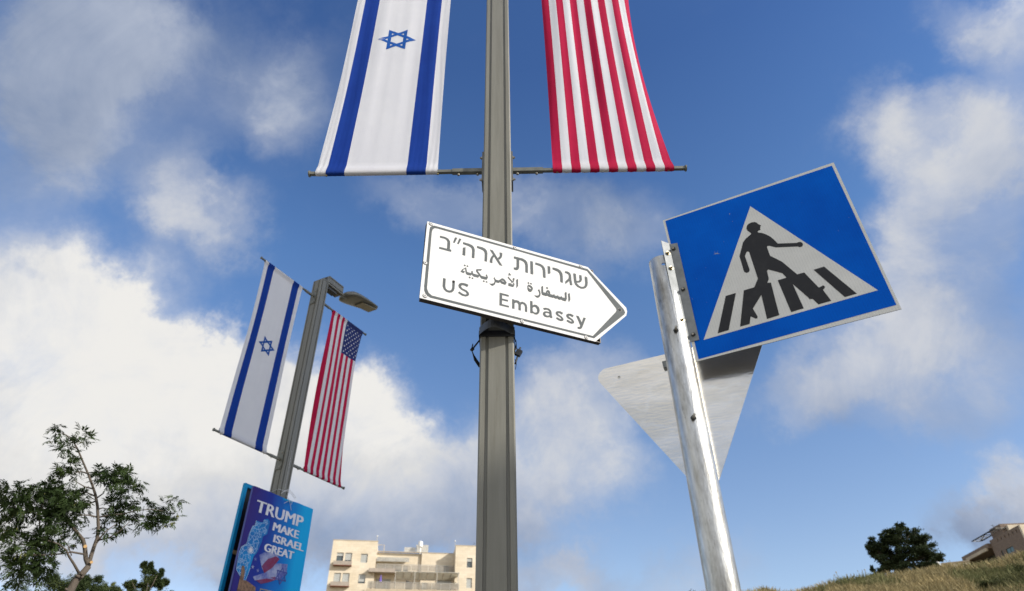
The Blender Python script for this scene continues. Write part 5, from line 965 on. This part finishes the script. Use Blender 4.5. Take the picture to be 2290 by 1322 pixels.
    o_.location = P(6.6, -1.7, 21.13); u.build('pole', o_); u = MB(); u.tube([(0, 0, .95), (0, 0, 1.0), (0, 0, 1.35), (0, 0, 2.0)], [.10, .22, .17, .03], 'purple', 10); u.build('canopy', o_)
    o_ = thing('folding_screen', 'dark slanting sunshade standing on the lower balcony', 'sunshade', P(10.6, -1.8, 21.13), math.pi/2-az_); u = MB(); u.box((0, 0, .45), (.45, .03, .45), 'frame'); u.box((0, -.1, 1.05), (.5, .25, .03), 'frame', Matrix.Rotation(.35, 3, 'Y')); u.build('frame', o_)
    for (x, lab, s) in ((12.0, 'small potted plant with bright green leaves on the lower balcony', .28), (5.4, 'bushy potted plant at the left end of the lower balcony', .33), (17.1, 'tall twiggy potted plant at the right end of the lower balcony', .42)):
        o_ = thing('potted_plant', lab, 'plant', P(x, -1.9, 21.13)); u = MB(); u.tube([(0, 0, 0), (0, 0, .35)], [.14, .18], 'rust', 10); u.build('pot', o_); u = MB(); leafcloud(u, 'shrub' if s > .3 else 'palm', (0, 0, .35+s), (s*.7, s*.7, s), 130, .14, random.Random(int(x)), .5); u.build('leaves', o_)
MT['balglass'] = mat('smoked_balcony_glass', (.42, .38, .32), .4, nz=(2, 3), col2=(.36, .33, .28), spec=.2)
_t = MT['balglass'].node_tree; _ms = _t.nodes.new('ShaderNodeMixShader'); _tr = _t.nodes.new('ShaderNodeBsdfTransparent'); _ms.inputs[0].default_value = .5
_t.links.new(_t.nodes['Principled BSDF'].outputs[0], _ms.inputs[1]); _t.links.new(_tr.outputs[0], _ms.inputs[2]); _t.links.new(_ms.outputs[0], _t.nodes['Material Output'].inputs['Surface'])
block()

# ------------------------------------------------------------------ brown house beyond the ridge
def brown_house():
    K = 100/48; az_ = R(5); O = Vector((29.0016*K, 38.2479*K, 0)); t = thing('brown_house', 'brown stone house with flat roof canopy half hidden behind the ridge', 'house', O, math.pi/2-az_)
    Z = lambda z: (z-1.6)*K+1.6; X = lambda x: x*K                 # local x runs away from us along the shaded wall
    # long wall, towards the left: normal is local +y
    y = 0.0
    def wall2():
        ops = []
        for k in range(6): x = X(.30+2.11*k/5); ops.append((x, x+.20, Z(12.16+.06*k/5)-.30, Z(12.18+.06*k/5)))
        ops += [(X(1.3), X(2.1), Z(11.24), Z(11.52)), (X(2.44), X(2.60), Z(11.24), Z(11.56))]
        b = MB(); loops = [[(0, 8), (X(3.3), 8), (X(3.3), Z(12.33)), (0, Z(12.33))]] + [[(a, c), (a, d), (b_, d), (b_, c)] for a, b_, c, d in ops]
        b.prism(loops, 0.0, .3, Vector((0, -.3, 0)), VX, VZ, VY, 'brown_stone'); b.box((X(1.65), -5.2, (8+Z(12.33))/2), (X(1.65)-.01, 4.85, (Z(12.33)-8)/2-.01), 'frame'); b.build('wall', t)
        for (a, b_, c, d) in ops[6:]:
            g_ = MB(); g_.box(((a+b_)/2, -.12, (c+d)/2), ((b_-a)/2, .02, (d-c)/2), 'green_glass'); g_.box(((a+b_)/2, -.09, (c+d)/2), (.03, .02, (d-c)/2), 'frame'); g_.build('window', t)
    wall2()
    b = MB(); b.box((-.16, -5.0, (8+Z(12.33))/2), (.15, 5.0, (Z(12.33)-8)/2), 'stone'); b.build('sunlit_wall', t)
    b = MB(); b.box((X(2.7), -2.6, Z(12.66)), (X(.62), 2.0, Z(12.33)-Z(12.0)+.02), 'brown_stone'); b.box((X(2.0), -3.6, Z(12.62)), (.3, 2.4, .5), 'stone'); b.build('roof_room', t)
    b = MB(); b.box((X(3.4), -.9, Z(12.72)), (X(1.45), .07, .05), 'frame', Matrix.Rotation(.0, 3, 'Y')); b.box((X(3.4), .3, Z(12.72)), (X(1.45), .07, .05), 'frame')
    for k in range(7): b.box((X(1.95+.48*k), -.3, Z(12.72)), (.03, .6, .04), 'rail'); b.tube([(X(3.4), .2, Z(12.68)), (X(4.0), .3, Z(12.5)), (X(4.6), .1, Z(12.66))], .05, 'rail', 6); b.build('roof_canopy', t)
    b = MB(); b.box((X(5.0), -1.0, Z(12.06)), (X(1.68), 1.4, .28), 'brown_stone'); b.box((X(4.8), .45, Z(11.9)), (X(1.3), .12, .18), 'stone2'); b.box((X(5.0), -2.2, (8+Z(11.9))/2), (X(1.6), .3, (Z(11.9)-8)/2), 'frame'); b.box((X(6.55), -1, (8+Z(12.0))/2), (.2, 1.3, (Z(12.0)-8)/2), 'brown_stone'); b.build('veranda', t)
    b = MB(); b.tube([(X(3.1), -1, Z(12.9)), (X(3.1), -1, Z(13.25))], .03, 'frame', 5); b.tube([(X(3.1), -1.3, Z(13.15)), (X(3.1), -.7, Z(13.2))], .02, 'frame', 5); b.build('roof_aerial', t)
brown_house()
b = MB(); b.box((.1, 0, 11.6), (1.15, 1.6, 5.2), 'stone'); b.box((.1, 0, 16.86), (1.2, 1.7, .05), 'stone2')
o = b.build('low_house', loc=(42.99, 67.465, -.15)); o.rotation_euler = (0, 0, -.45); tag(o, 'low pale walled house seen just above the ridge between tree and brown house', 'house')
b = MB(); b.tube([(41.75, 67.8, 16.5), (41.75, 67.8, 17.25)], .24, 'tank', 12); tag(b.build('water_tank'), 'white roof tank next to the dark evergreen tree', 'tank')

# ------------------------------------------------------------------ unseen stepped building, added to shade the middle post's foot and the left lamp
def behind():
    h = Vector((SUN.x, SUN.y, 0)).normalized(); p = Vector((-h.y, h.x, 0)); rz = math.atan2(p.y, p.x)
    c = h*25.5 + p*(-3.2); t = thing('shade_block', 'stone building across the street that shades the lower part of the posts', 'building', (c.x, c.y, 0), rz)
    b = MB(); b.box((6.45, 0, 7.65), (1.12, 5, 7.65), 'stone'); b.box((13.2, 0, 12), (5.58, 5, 12), 'stone'); b.build('wall', t)
    for fl in range(4):
        for k in range(5):
            b = MB(); x = 8.8+2.2*k; b.box((x, 5.02, 2.2+3.3*fl), (.6, .03, .8), 'glass'); b.box((x, 5.06, 1.36+3.3*fl), (.7, .08, .04), 'stone2'); b.build('window', t)
behind()
